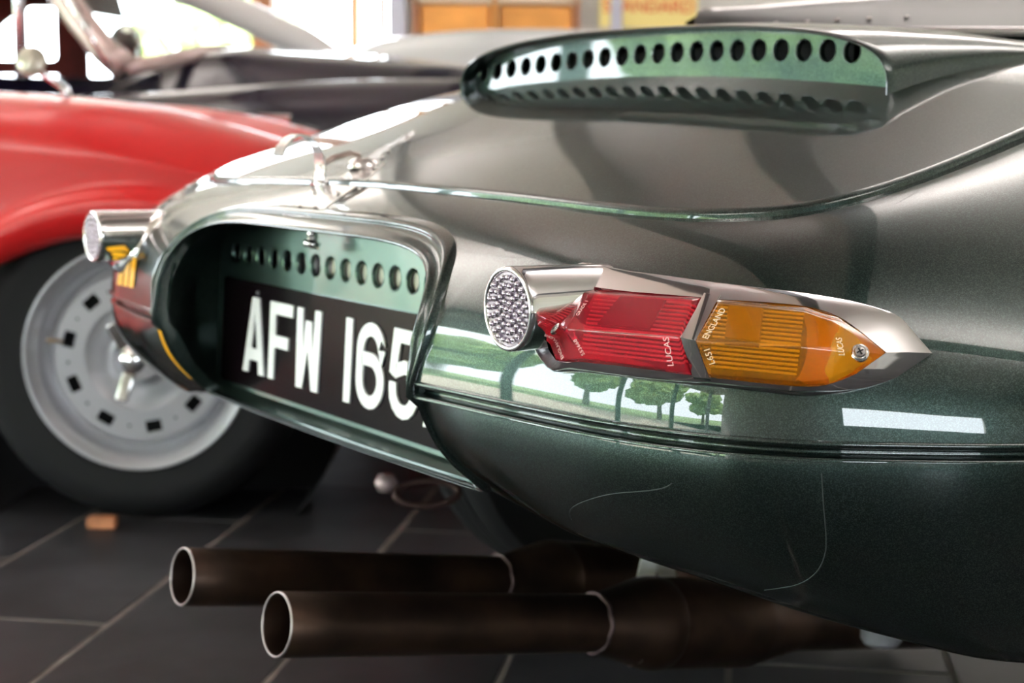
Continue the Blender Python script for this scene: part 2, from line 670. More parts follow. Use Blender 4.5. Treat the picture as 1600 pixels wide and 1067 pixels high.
def spline(P):
    P = np.array(P, float)
    n = len(P)
    A = np.zeros((n, n))
    R = np.zeros_like(P)
    A[0, 0] = A[-1, -1] = 1
    for i in range(1, n - 1):
        A[i, i - 1] = 1
        A[i, i] = 4
        A[i, i + 1] = 1
        R[i] = 6 * (P[i - 1] - 2 * P[i] + P[i + 1])
    M = np.linalg.solve(A, R)

    def f(s):
        s = min(max(s, 0), n - 1)
        i = min(int(s), n - 2)
        t = s - i
        return (1 - t) * P[i] + t * P[i + 1] - t * (1 - t) / 6 * ((2 - t) * M[i] + (1 + t) * M[i + 1])
    return f


_bz = spline([(-.1,.645),(0,.6895),(.035,.7045),(.1,.7285),(.16,.7485),(.22,.767),(.28,.7855),(.34,.8045),(.40,.8230),(.46,.8395),(.53,.8545),(.62,.868),(.75,.880),(.9,.889),(1.2,.90),(1.6,.905),(2.4,.90)])
_bt = np.array([_bz(t) for t in np.linspace(0, 16, 801)])


def deck(u, v):
    return float(np.interp(u, _bt[:, 0], _bt[:, 1])) - (.07 + .10 * min(u, .5)) * v * v + .04 * u * v


SHUT = [(.035, 0), (.034, -.15), (.038, -.30), (.049, -.445), (.095, -.552), (.19, -.583), (.35, -.577), (.6, -.565), (1.0, -.55), (1.6, -.52)]
BELT = [(-.115, 0), (-.110, -.15), (-.092, -.31), (-.067, -.51), (-.012, -.637), (.065, -.705), (.2, -.775), (.5, -.81), (1.0, -.815), (1.6, -.78)]
EDGE = [(-.02, -.300, .447), (-.02, -.368, .44), (-.01, -.418, .43), (.013, -.475, .42), (.04, -.523, .41), (.066, -.568, .40), (.094, -.61, .39), (.145, -.665, .375), (.213, -.70, .36), (.4, -.735, .335), (.8, -.745, .30), (1.6, -.72, .28)]
BLO = [(-.086, -.293), (-.083, -.368), (-.077, -.42), (-.069, -.493), (-.056, -.55), (-.036, -.60), (-.010, -.639), (.05, -.695), (.128, -.745), (.35, -.797), (.8, -.815), (1.6, -.78)]
shutf, beltf, edgef, blof = spline(SHUT), spline(BELT), spline(EDGE), spline(BLO)
WB, WL = .550, .536


def upper(s, t, sd=-1):
    U = shutf(s)
    B = beltf(s)
    u1 = U[0]
    v1 = U[1] * -sd
    P0 = np.array([B[0], B[1] * -sd, WB])
    P3 = np.array([u1, v1, deck(u1, v1)])
    d = P0[:2] - P3[:2]
    gu = (deck(u1 + .01, v1) - deck(u1 - .01, v1)) / .02
    gv = (deck(u1, v1 + .01) - deck(u1, v1 - .01)) / .02
    P2 = P3 + np.array([.60 * d[0], .60 * d[1], .60 * (gu * d[0] + gv * d[1])])
    P1 = P0 + np.array([.02 * -d[0], .02 * -d[1], .075])
    return (1 - t) ** 3 * P0 + 3 * t * (1 - t) ** 2 * P1 + 3 * t * t * (1 - t) * P2 + t ** 3 * P3


def lower(s, t, sd=-1):
    B = blof(s)
    E = edgef(s)
    P0 = np.array([B[0], B[1], WL])
    P3 = E.copy()
    d = P0 - P3
    k = .06 + .30 * max(0, 1 - s) ** 2
    P1 = P0 + np.array([-d[0] * k if s < 1 else d[0] * .06, d[1] * .06, -.04])
    if s < 1:
        P1[0] = P0[0] - d[0] * (k - .12)
    P2 = P3 + np.array([d[0] * .62, d[1] * .62, .03])
    P = (1 - t) ** 3 * P0 + 3 * t * (1 - t) ** 2 * P1 + 3 * t * t * (1 - t) * P2 + t ** 3 * P3
    return P * np.array([1, -sd, 1])


def solve_st(v, wz, sd):
    """station and height parameter of the body point at lateral v (taken negative) and height wz"""
    s, t = 2 * abs(v) / .3, .5
    for _ in range(40):
        P = upper(s, t, sd)
        r = np.array([abs(P[1]) - abs(v), P[2] - wz])
        if abs(r).max() < 1e-7:
            break
        a = upper(s + 1e-4, t, sd)
        b = upper(s, t + 1e-4, sd)
        J = np.array([[(abs(a[1]) - abs(P[1])) / 1e-4, (abs(b[1]) - abs(P[1])) / 1e-4], [(a[2] - P[2]) / 1e-4, (b[2] - P[2]) / 1e-4]])
        if abs(J[0, 0]) < 1e-6:
            J[0, 0] = .1
        ds = np.linalg.solve(J, -r)
        s = max(0, s + float(np.clip(ds[0], -.5, .5)))
        t = min(1, max(0, t + float(np.clip(ds[1], -.2, .2))))
    return s, t


OPEN_W, OPEN_H, NSUP = .293, .113, 5.0


def outline_upper(sd, K=36):
    out = []
    for i in range(K + 1):
        q = PI / 2 * (1 - i / K)
        c, s_ = max(0, math.cos(q)), max(0, math.sin(q))
        v = OPEN_W * c ** (2 / NSUP)
        if i == 0:
            v = 0
        if i == K:
            s_ = 0
        out.append(solve_st(-v, WB + OPEN_H * s_ ** (2 / NSUP), sd))
    return out


ucols = {}
for sd in (-1, 1):
    st = outline_upper(sd)
    cols = []
    K = len(st)
    for i, (s0, t0) in enumerate(st):
        s1 = 2.35 * (i / (K - 1))
        cols.append((s0, t0, s1, 1))
    sb = st[-1][0]
    M_ = 96
    for i in range(1, M_ + 1):
        a = (i / M_) ** 1.25
        cols.append((sb + (9 - sb) * a, 0, 2.35 + (9 - 2.35) * a, 1))
    ucols[sd] = (cols, K)
for sd in (-1, 1):
    cols, K = ucols[sd]
    R = 28
    G = []
    for (s0, t0, s1, t1) in cols:
        G.append([upper(s0 + (s1 - s0) * r / R, t0 + (t1 - t0) * r / R, sd) for r in range(R + 1)])
    G = np.array(G)
    # the shut line side turns down into the gap
    e = G[:, -1:, :].copy()
    e2 = e.copy()
    e2[:, :, 2] -= .012
    e1 = e.copy()
    e1[:, :, 2] -= .0012
    G = np.concatenate([G, e1, e2], axis=1)
    grid('upper_body', G, GREEN, car, flip=(sd > 0))
    # belt line: rolled lip, groove, top roll of the lower panel
    prof = [(0, .0), (.0022, -.0015), (.0015, -.0045), (-.003, -.006), (-.009, -.0065), (-.011, -.010), (-.009, -.0125), (-.002, -.0118), (.0012, -.013), (.0008, -.0155)]
    N_ = 120
    G = []
    for i in range(N_ + 1):
        a = i / N_
        s = ucols[sd][0][K - 1][0] + (9 - ucols[sd][0][K - 1][0]) * a
        P = upper(s, 0, sd)
        P2 = upper(s + .01, 0, sd)
        d = P2 - P
        nn = np.array([-d[1], d[0], 0]) * (1 if sd > 0 else -1)
        nn /= np.linalg.norm(nn) + 1e-12
        G.append([P + nn * x + np.array([0, 0, z]) for x, z in prof])
    grid('belt_moulding', G, GREEN, car, flip=(sd > 0))
    # lower quarter
    S = np.linspace(0, 11, 133)
    G = np.array([[lower(s, t, sd) for t in np.linspace(0, 1, 25)] for s in S])
    # folded bottom flange
    fl1 = G[:, -1:, :] + np.array([.004, -sd * .004, -.002])
    fl2 = G[:, -1:, :] + np.array([.022, -sd * .018, .004])
    G = np.concatenate([G, fl1, fl2], axis=1)
    grid('lower_quarter', G, GREEN, car, flip=(sd > 0))

# boot lid, standing a few millimetres proud of its gap
LS = np.concatenate([np.linspace(0, 7.6, 110), np.linspace(7.7, 9, 10)])
cen = spline([(.30,), (.36,), (.44,), (.52,), (.60,), (.68,), (.78,), (.9,), (1.15,), (1.6,)])
G = []
for sd, SS in ((1, LS[::-1]), (-1, LS[1:])):
    for s in SS:
        U = shutf(s)
        u1, v1 = U[0], U[1] * -sd
        uc = cen(s)[0]
        row = []
        L_ = math.hypot(uc - u1, v1)
        f0 = .0036 / L_
        for r in np.concatenate([np.linspace(0, .85, 24), np.linspace(.87, 1, 10)]):
            rr = r * (1 - f0)
            u = uc + (u1 - uc) * rr
            v = v1 * rr
            row.append((u, v, deck(u, v) + .0045))
        u = uc + (u1 - uc) * (1 - f0 * .6)
        v = v1 * (1 - f0 * .6)
        row.append((u, v, deck(u, v) + .0022))
        row.append((u, v, deck(u, v) - .012))
        G.append(row)
lid = grid('boot_lid', G, GREEN, car, flip=False)
lid.data.set_sharp_from_angle(angle=math.radians(75))

# ---- number plate recess: rim, side walls, back panel with a row of holes
loop = []
for sd in (1, -1):
    pts = [upper(s, t, sd) for (s, t) in outline_upper(sd, 30)]
    low = [lower(0, t, sd) for t in np.linspace(0, 1, 12)]
    low[0][0] = pts[-1][0]
    bot = [np.array([-.02, (.300 * (1 - a)) * sd, .447 - .003 * math.sin(a * PI / 2)]) for a in np.linspace(0, 1, 16)[1:]]
    half = pts + low + bot
    if sd > 0:
        half = half[::-1][:-1]       # bottom centre -> top centre (drop the shared top point)
        loop = half
    else:
        loop = loop + half[:-1]
loop = np.array(loop)
NL = len(loop)
cenp = np.array([-.06, 0, .555])
# outward directions inside the loop's own surface
tan = np.roll(loop, -1, 0) - np.roll(loop, 1, 0)
tan /= np.linalg.norm(tan, axis=1, keepdims=True)
outn = np.cross(tan, np.array([1.0, 0, 0]))
outn /= np.linalg.norm(outn, axis=1, keepdims=True)
if (outn[0] @ (loop[0] - cenp)) < 0:
    outn = -outn
for _ in range(3):
    outn = (outn + np.roll(outn, 1, 0) + np.roll(outn, -1, 0))
    outn /= np.linalg.norm(outn, axis=1, keepdims=True)
rear = np.array([-1.0, 0, 0])
up_mask = np.clip((loop[:, 2] - .545) / .03, 0, 1)[:, None]
wid = .003 + .012 * up_mask
# body slope under the flange: going outward at the top the body runs forward
slope = np.zeros((NL, 1))
for i in range(NL):
    if up_mask[i, 0] > .01:
        s_, t_ = solve_st(-abs(loop[i, 1]), min(.70, loop[i, 2]), 1 if loop[i, 1] > 0 else -1)
        p1 = upper(s_, min(1, t_ + .02), 1 if loop[i, 1] > 0 else -1) - loop[i]
        slope[i] = max(0, p1[0] / max(1e-4, p1[2])) * max(0, outn[i, 2]) * .9
prof = [(1.30, -.004), (1.16, .0030), (1.02, .0058), (.88, .0050), (.78, .0018), (.68, .0004), (.45, .0010), (.22, .0036), (.08, .0062), (-.06, .0060), (-.16, .0025), (-.18, -.006), (-.14, -.014)]
G = []
for a, h in prof:
    ww = wid * a
    G.append(loop + outn * ww + rear * h + np.array([1.0, 0, 0]) * slope * ww)
rim = grid('recess_rim', np.array(G).transpose(1, 0, 2), GREEN, car, wrapu=True, flip=True)


def back_u(wz):
    return .003 + (wz - .46) * math.tan(math.radians(3.2))


# side walls from the rim to the back panel
bk = []
for p in loop:
    v = p[1] / .293
    z = (p[2] - .555) / .11
    ev = math.copysign(min(1, abs(v)) ** .8, v) * .347
    zz = .452 + (.674 - .452) * (min(1, max(-1, z)) + 1) / 2
    bk.append((back_u(zz), ev, zz))
bk = np.array(bk)
G = [loop + rear * -.006, loop * .7 + bk * .3 + np.array([.004, 0, 0]), loop * .3 + bk * .7, bk]
# shelf along the bottom stays flat
walls = grid('recess_wall', np.array(G).transpose(1, 0, 2), GREEN, car, wrapu=True, flip=True)
bi = [i for i in range(NL) if loop[i, 2] < .4475]
half_ = [i for i in bi if i > NL / 2] + [i for i in bi if i <= NL / 2]
SH = np.array(G).transpose(1, 0, 2)[half_] + np.array([0, 0, .0008])
grid('recess_shelf', SH, GREEN_LIT, car, flip=True)  # same paint as the walls, coloured lighter for the light it reflects
# back panel
NH, PITCH = 19, .0348
V, Fc = holed_strip(NH, PITCH, .030, .0106, .004)
v_first = .301 + PITCH / 2
mp = MB()
mp.add([(back_u(.6155 + y) + z, v_first - x, .6155 + y) for x, y, z in V], Fc)
xs = [v_first - PITCH * k / 4 for k in range(NH * 4 + 1)]
for z0, z1 in ((.447, .6005), (.6305, .680)):
    mp.add([(back_u(z), x, z) for x in xs for z in (z0, z1)], [(2 * k, 2 * k + 1, 2 * k + 3, 2 * k + 2) for k in range(len(xs) - 1)])
for x0, x1 in ((.36, v_first), (xs[-1], -.36)):
    mp.add([(back_u(z), x, z) for x in (x0, x1) for z in (.447, .680)], [(0, 1, 3, 2)])
bp_ = mp.build('recess_back_panel', GREEN_LIT, car)
sharp(bp_, 12)
# what shows through the holes: cream and grey metal inside
MB().box((back_u(.6155) + .009, -.135, .6155), (.003, .41, .05)).build('inner_panel', CREAM, car)
MB().box((back_u(.6155) + .012, .105, .6155), (.003, .07, .05)).build('inner_bracket', GREY_IN, car)
MB().box((back_u(.6155) + .05, 0, .565), (.003, .62, .20)).build('inner_bulkhead', BLACK, car)
# small catch hanging under the top lip
ct = MB()
ct.tube([(-.012, .052, .662), (-.012, .052, .645)], .006, 12)
ct.tube([(-.012, .052, .645), (-.014, .052, .638)], [.010, .008], 12)
ct.build('lock_striker', CHROME_WORN, car, smooth=True)
# small plate screws
for v in (.225, -.19):
    MB().lathe([(0, 0), (.0035, 0), (.003, -.0018), (0, -.0024)], 12, Matrix.Translation((back_u(.57) - .0042, v, .573)) @ Matrix.Rotation(PI / 2, 4, 'Y')).build('screw', STEEL, car, smooth=True)

# ---- number plate with raised characters
MP = frame_matrix((back_u(.46) - .003, .322, .459), (0, -1, 0), (math.tan(math.radians(3.2)), 0, 1))
plate = curve_shape('number_plate', [rrect(0, 0, .604, .126, .006)], .003, PLATE, car, M=MP)
CW, CH, CS = .0573, .0889, .0135


def ribbon(path, wd):
    """outline of a flat stroke following a path"""
    P = []
    for p in path:
        if not P or (Vector(p) - P[-1]).length > 3e-4:
            P.append(Vector(p))
    Lf, Rt = [], []
    for i, p in enumerate(P):
        a = (P[min(i + 1, len(P) - 1)] - P[i]) if i < len(P) - 1 else (P[i] - P[i - 1])
        b = (P[i] - P[i - 1]) if i else a
        t = (a.normalized() + b.normalized()).normalized()
        n = Vector((-t.y, t.x))
        k = 1 / max(.5, n.dot(Vector((-a.normalized().y, a.normalized().x))))
        Lf.append(p + n * wd / 2 * k)
        Rt.append(p - n * wd / 2 * k)
    return [(q.x, q.y) for q in Lf] + [(q.x, q.y) for q in Rt[::-1]]


def arc(cx, cy, rx, ry, a0, a1, n=8):
    return [(cx + rx * math.cos(math.radians(a0 + (a1 - a0) * i / n)), cy + ry * math.sin(math.radians(a0 + (a1 - a0) * i / n))) for i in range(n + 1)]


h, W_, H_ = CS / 2, CW, CH
sx = CS
GL = {}
m_ = W_ / 2
GL['A'] = [[[(0, 0), (sx * 1.05, 0), (sx * 1.2, H_ * .17), (W_ - sx * 1.2, H_ * .17), (W_ - sx * 1.05, 0), (W_, 0), (m_ + sx * .62, H_), (m_ - sx * .62, H_)],
            [(sx * 1.45, H_ * .32), (W_ - sx * 1.45, H_ * .32), (m_ + .001, H_ * .78), (m_ - .001, H_ * .78)]]]
GL['F'] = [[[(0, 0), (sx, 0), (sx, H_ * .42), (W_ * .84, H_ * .42), (W_ * .84, H_ * .42 + sx), (sx, H_ * .42 + sx), (sx, H_ - sx), (W_, H_ - sx), (W_, H_), (0, H_)]]]
GL['W'] = [[[(W_ * .0, H_), (W_ * .05, 0), (W_ * .05 + sx * 1.05, 0), (m_, H_ * .5), (W_ * .95 - sx * 1.05, 0), (W_ * .95, 0), (W_, H_), (W_ - sx, H_), (W_ - sx * 1.28, H_ * .36), (m_ + sx * .5, H_ * .85),
             (m_ - sx * .5, H_ * .85), (sx * 1.28, H_ * .36), (sx, H_)]]]
GL['1'] = [[[(0, 0), (sx, 0), (sx, H_), (0, H_)]]]
r1 = W_ / 2 - h
GL['6'] = [[ribbon([(W_ - h, H_ * .70), (W_ - h, H_ - r1 - h)] + arc(m_, H_ - r1 - h, r1, r1, 0, 180, 12) + [(h, r1 + h)] + arc(m_, r1 + h, r1, r1, 180, 270, 6), CS)],
           [ribbon(arc(m_, r1 + h, r1, r1, 265, 360, 8) + arc(m_, r1 + h + .0006, r1, r1, 0, 90, 8) + [(h * 1.2, 2 * r1 + h + .0006)], CS)]]
GL['5'] = [[[(W_ * .10, H_), (W_ * .98, H_), (W_ * .98, H_ - sx), (W_ * .10 + sx, H_ - sx), (W_ * .06 + sx * .8, H_ * .56), (W_ * .22, H_ * .44), (0, H_ * .50)]],
           [ribbon([(W_ * .2, H_ * .52), (m_, H_ * .585)] + arc(m_, H_ * .585 - r1 * .9, r1, r1 * .9, 90, 0) + [(W_ - h, r1 + h)] + arc(m_, r1 + h, r1, r1, 0, -180) + [(h, r1 + h + .006)], CS)]]
xoff = {0: ('A', 0), 1: ('F', .0688), 2: ('W', .1376), 3: ('1', .2524), 4: ('6', .2782), 5: ('5', .347), 6: ('A', .416)}
for k, (ch, x0) in xoff.items():
    for loops in GL[ch]:
        MM = MP @ Matrix.Translation((.066 + x0, .0195, .0025))
        curve_shape('character', loops, .002, WHITE, plate, M=MM, bevel=.0003)

# ---- tail lamps (traced once on the right side of the car, mirrored for the left)
LENS=[(-0.0561,-0.4540,0.6428),(-0.0413,-0.5225,0.6442),(-0.0213,-0.5792,0.6441),(-0.0165,-0.5903,0.6435),(0.0003,-0.6186,0.6434),(0.0193,-0.6439,0.6416),(0.0325,-0.6620,0.6355),(0.0418,-0.6777,0.6244),(0.0501,-0.6912,0.6125),(0.0304,-0.6837,0.5987),(0.0118,-0.6720,0.5902),(-0.0026,-0.6588,0.5887),(-0.0208,-0.6368,0.5898),(-0.0382,-0.6091,0.5911),(-0.0442,-0.5975,0.5913),(-0.0601,-0.5584,0.5925),(-0.0740,-0.5085,0.5918),(-0.0795,-0.4813,0.5907),(-0.0732,-0.4520,0.6175)]
BASE=[(-0.0286,-0.4293,0.6562),(-0.0173,-0.4924,0.6566),(-0.0009,-0.5586,0.6539),(0.0037,-0.5711,0.6534),(0.0171,-0.6008,0.6515),(0.0363,-0.6299,0.6490),(0.0615,-0.6586,0.6430),(0.0787,-0.6793,0.6331),(0.0864,-0.7009,0.6105),(0.0604,-0.6917,0.5942),(0.0299,-0.6731,0.5843),(0.0065,-0.6533,0.5807),(-0.0160,-0.6256,0.5823),(-0.0318,-0.5995,0.5832),(-0.0373,-0.5886,0.5830),(-0.0526,-0.5496,0.5831),(-0.0667,-0.4943,0.5826),(-0.0725,-0.4610,0.5816),(-0.0665,-0.4305,0.6098)]
BASE2=[(-0.0333,-0.4355,0.6569),(-0.0218,-0.4980,0.6572),(-0.0050,-0.5632,0.6545),(-0.0003,-0.5754,0.6539),(0.0134,-0.6047,0.6520),(0.0327,-0.6334,0.6495),(0.0579,-0.6619,0.6435),(0.0752,-0.6823,0.6336),(0.0830,-0.7037,0.6111),(0.0573,-0.6944,0.5948),(0.0270,-0.6758,0.5849),(0.0037,-0.6561,0.5814),(-0.0188,-0.6285,0.5830),(-0.0346,-0.6026,0.5839),(-0.0401,-0.5918,0.5837),(-0.0556,-0.5532,0.5839),(-0.0699,-0.4985,0.5834),(-0.0758,-0.4655,0.5824),(-0.0699,-0.4354,0.6105)]
RI = dict(a=(-0.0609,-0.4972,0.6419), b=(-0.0878,-0.5049,0.6178), c=(-0.0804,-0.5169,0.5962), d=(-0.0329,-0.5826,0.6436), e=(-0.0571,-0.5977,0.6197), f=(-0.0524,-0.5999,0.5946))
AI = [(-0.0249,-0.6010,0.6422), (-0.0524,-0.6086,0.6184), (-0.0448,-0.6142,0.5950), (0.0088,-0.6512,0.6393), (0.0206,-0.6674,0.6336), (0.0295,-0.6772,0.6261), (0.0374,-0.6881,0.6139), (0.0226,-0.6848,0.6035), (0.0061,-0.6772,0.5958), (-0.0083,-0.6643,0.5935), (0.0145,-0.6859,0.6158), (-0.0100,-0.6679,0.6184)]
DV = [(-0.0217,-0.5796,0.6451), (-0.0584,-0.5998,0.6200), (-0.0451,-0.5986,0.5906), (-0.0164,-0.5915,0.6445), (-0.0537,-0.6106,0.6187), (-0.0391,-0.6101,0.5904)]
NRM = Vector((-.74, -.40, .54)).normalized()


def solid_from(name, V, Fc, m, parent, bevel=.0012, seg=2, deg=40):
    me = bpy.data.meshes.new(name)
    me.from_pydata([tuple(v) for v in V], [], Fc)
    bm = bmesh.new()
    bm.from_mesh(me)
    bmesh.ops.recalc_face_normals(bm, faces=bm.faces[:])
    if bevel:
        es = [e for e in bm.edges if len(e.link_faces) == 2 and e.calc_face_angle(0) > math.radians(14)]
        bmesh.ops.bevel(bm, geom=es, offset=bevel, segments=seg, affect='EDGES', profile=.6, clamp_overlap=True)
    bm.to_mesh(me)
    bm.free()
    o = link(name, me, m, parent)
    me.set_sharp_from_angle(angle=math.radians(deg))
    return o


def mir(V, sd):
    return [(v[0], v[1] * (-sd), v[2]) for v in V]


def make_lamp(sd):
    F_ = lambda V: mir(V, sd)
    inw = np.array([.74, .40, -.54])
    base = np.array(BASE)
    base2 = np.array(BASE2)
    lens = np.array(LENS)
    sink = base + inw * .004
    mid = lens * .93 + base2 * .07 + (-inw) * .0012
    seat = lens - (-inw) * .004
    G = np.array([sink, base, base2, base2 * .92 + lens * .08 - inw * .0006, base2 * .5 + lens * .5 - inw * .0012, lens - inw * .0004, seat])
    # smooth, closely spaced loop around the bezel
    n = len(base)

    def dense(L):
        out = []
        for i in range(n):
            for k in range(4):
                t = k / 4
                p0, p1, p2, p3 = L[(i - 1) % n], L[i], L[(i + 1) % n], L[(i + 2) % n]
                if i in (7, 8):      # keep the pointed tip sharp
                    out.append(p1 * (1 - t) + p2 * t)
                else:
                    out.append(.5 * ((2 * p1) + (-p0 + p2) * t + (2 * p0 - 5 * p1 + 4 * p2 - p3) * t * t + (-p0 + 3 * p1 - 3 * p2 + p3) * t ** 3))
        return out
    GG = np.array([dense(g) for g in G])
    nd = GG.shape[1]
    V = F_(GG.reshape(-1, 3))
    Fc = grid_faces(len(GG), nd, False, True, flip=(sd < 0))
    lamp = pyd('tail_lamp', V, Fc, CHROME, car)
    lamp.data.set_sharp_from_angle(angle=math.radians(32))
    # silvered bowl behind the lenses
    bowl = MB()
    bowl.add(F_([tuple(lens[i] + inw * .004) for i in range(n)]), [tuple(range(n))])
    bowl.build('reflector_bowl', mat('lamp bowl', (.95, .93, .90), rough=.3), lamp)
    # moulded flutes on the inside of each lens, and the bulb shields behind them
    def rib_set(A, B, C, D, n_, dep):
        m_ = MB()
        for k in range(n_):
            t = .13 + .76 * (k + .5) / n_
            a = np.array(A) * (1 - t) + np.array(B) * t + inw * dep
            b = np.array(C) * (1 - t) + np.array(D) * t + inw * dep
            w_ = (np.array(B) - np.array(A)) / n_ * .20
            h_ = -inw * .0004
            m_.add(F_([tuple(a - w_), tuple(a + h_), tuple(a + w_), tuple(b - w_), tuple(b + h_), tuple(b + w_)]), [(0, 1, 4, 3), (1, 2, 5, 4), (0, 3, 5, 2)])
        return m_
    av0 = lambda x, y, t: np.array(x) * (1 - t) + np.array(y) * t
    rib_set(av0(LENS[0], LENS[1], .6), av0(LENS[17], LENS[16], 1), LENS[2], LENS[14], 13, -.0035).build('lens_flutes', mat('red flutes', (1.0, .5, .45), rough=.3), lamp)
    rib_set(av0(LENS[3], LENS[4], .05), av0(LENS[13], LENS[12], .05), LENS[5], LENS[11], 13, -.0035).build('lens_flutes', mat('amber flutes', (1.0, .8, .5), rough=.3), lamp)
    for (q0, q1, q2, q3, cc) in ((av0(LENS[0], LENS[1], 1.0), av0(LENS[1], LENS[2], .62), LENS[15], LENS[16], (.16, .02, .02)), (av0(LENS[3], LENS[4], .35), av0(LENS[4], LENS[5], .1), av0(LENS[12], LENS[11], .1), av0(LENS[13], LENS[12], .35), (.42, .20, .05))):
        q0, q1, q2, q3 = [np.array(q) for q in (q0, q1, q2, q3)]
        top_, bot_ = (q0 * .86 + q3 * .14, q1 * .86 + q2 * .14), (q0 * .42 + q3 * .58, q1 * .42 + q2 * .58)
        V_ = [top_[0], top_[1], bot_[1], bot_[0]]
        V_ = [tuple(v - inw * .008) for v in V_] + [tuple(v - inw * .004) for v in V_]
        MB().add(F_(V_), [(0, 1, 2, 3), (4, 7, 6, 5), (0, 4, 5, 1), (1, 5, 6, 2), (2, 6, 7, 3), (3, 7, 4, 0)]).build('bulb_shield', mat('bulb shield %.2f' % cc[0], cc, rough=.4), lamp)
    # red lens: outline 0,1,2 top / 14,15,16,17 bottom / 18 tip ; raised ridge b-e
    out_i = [18, 0, 1, 2, 14, 15, 16, 17]
    V = [LENS[i] for i in out_i] + [tuple(np.array(LENS[i]) + inw * .0035) for i in out_i] + [RI[k] for k in 'abcdef']
    a, b, c, d, e, f = range(16, 22)
    em = [3, 4]
    Fc = [(0, 1, a, b), (0, b, c, 7), (1, 2, 3, d, a), (a, d, e, b), (b, e, f, c), (c, f, 4, 5, 6, 7), (3, 4, f, e, d)]
    Fc += [(i, (i + 1) % 8, 8 + (i + 1) % 8, 8 + i) for i in range(8)] + [tuple(range(15, 7, -1))]
    solid_from('red_lens', F_(V), Fc, RED_LENS, lamp, .0016, 3)
    # amber lens: outline 3..8 top to tip, 9..13 back along the bottom
    out_i = [3, 4, 5, 6, 7, 8, 9, 10, 11, 12, 13]
    n2 = len(out_i)
    V = [LENS[i] for i in out_i] + [tuple(np.array(LENS[i]) + inw * .0035) for i in out_i] + AI
    A0 = 2 * n2
    top0, rid0, bot0, t1, t2, t3, tip, b1, b2, b3, rid2, rid1 = [A0 + i for i in range(12)]
    Fc = [(0, 1, 2, t1, top0), (2, 3, t2, t1), (3, 4, t3, t2), (4, 5, tip, t3), (5, 6, b1, tip), (6, 7, b2, b1), (7, 8, b3, b2), (8, 9, 10, bot0, b3),
          (top0, t1, rid1, rid0), (t1, t2, rid2, rid1), (t2, t3, rid2), (t3, tip, rid2), (tip, b1, rid2), (b1, b2, rid2), (b2, b3, rid1, rid2), (b3, bot0, rid0, rid1), (0, top0, rid0, bot0, 10)]
    Fc += [(i, (i + 1) % n2, n2 + (i + 1) % n2, n2 + i) for i in range(n2)] + [tuple(range(2 * n2 - 1, n2 - 1, -1))]
    solid_from('amber_lens', F_(V), Fc, AMBER_LENS, lamp, .0016, 3)
    # chrome dividing band
    o_ = np.array(DV)
    o_[[0, 3]] += np.array([.0030, .0008, .0026])
    i_ = o_ + inw * .012
    V = [tuple(p) for p in o_] + [tuple(p) for p in i_]
    Fc = [(0, 1, 4, 3), (1, 2, 5, 4), (6, 9, 10, 7), (7, 10, 11, 8), (0, 6, 7, 1), (1, 7, 8, 2), (3, 4, 10, 9), (4, 5, 11, 10), (0, 3, 9, 6), (2, 8, 11, 5)]
    solid_from('divider_band', F_(V), Fc, CHROME, lamp, .0006, 2)
    # screws in their dimples
    for p, nn in (((-0.0880, -0.4872, 0.6182), (-.80, -.25, .5)), ((0.0255, -0.6895, 0.6145), (-.62, -.62, .48))):
        q = Vector(mir([p], sd)[0])
        nv = Vector(mir([nn], sd)[0]).normalized()
        M = Matrix.Translation(q) @ nv.to_track_quat('Z', 'Y').to_matrix().to_4x4()
        s = MB()
        s.lathe([(.0062, -.004), (.0062, -.0006), (.0050, .0004), (.0044, .0002)], 20, M)
        s.lathe([(.0042, -.002), (.0042, .0008), (.0034, .0018), (0, .0022)], 20, M)
        sc_ = s.build('lens_screw', CHROME_WORN, lamp, smooth=True)
        sc_.data.set_sharp_from_angle(angle=math.radians(40))
        x_ = MB()
        for a_ in (0, PI / 2):
            x_.box((0, 0, .0020), (.0050, .0009, .0009), Matrix.Rotation(a_ + .5, 3, 'Z'))
        xo = x_.build('screw_slot', BLACK, lamp)
        xo.data.transform(M)
    # round reflector on its tube: faces straight back
    cx, cy, cz, R = -.109, -.461 * (-sd), .629, .0325
    MR = Matrix.Translation((cx, cy, cz)) @ Matrix.Rotation(-PI / 2, 4, 'Y')      # local z = rearward
    hs = MB()
    hs.lathe([(R * .60, -.135), (R * .90, -.112), (R * .955, -.09), (R * .975, -.05), (R, -.006), (R, -.001), (R * .985, .0016), (R * .93, .0026), (R * .875, .0018), (R * .865, -.0012), (R * .80, -.004)], 56, MR)
    hs = hs.build('reflector_housing', CHROME, lamp, smooth=True)
    # backing plate and the glass beads of the reflector
    bk_ = MB()
    bk_.lathe([(R * .875, .0002), (0, .0002)], 40, MR)
    bk_.build('reflector_plate', mat('reflector plate', (.30, .26, .31), rough=.3, metal=.8), lamp)
    bead_v = []
    bead_f = []
    ico = bmesh.new()
    bmesh.ops.create_icosphere(ico, subdivisions=2, radius=.00235)
    bme = bpy.data.meshes.new('reflector_bead')
    ico.to_mesh(bme)
    ico.free()
    bme.materials.append(mat('reflector bead glass', (.66, .59, .66), rough=.05, metal=.85))
    bme.polygons.foreach_set('use_smooth', [True] * len(bme.polygons))
    for ring, nb in ((0, 1), (1, 6), (2, 12), (3, 18), (4, 23)):
        for k in range(nb):
            q = 2 * PI * k / nb + ring * .4
            rr = ring * .0060
            p = MR @ Vector((rr * math.cos(q), rr * math.sin(q), .0016))
            b = bpy.data.objects.new('reflector_bead', bme)
            COL.objects.link(b)
            b.parent = lamp
            b.location = p
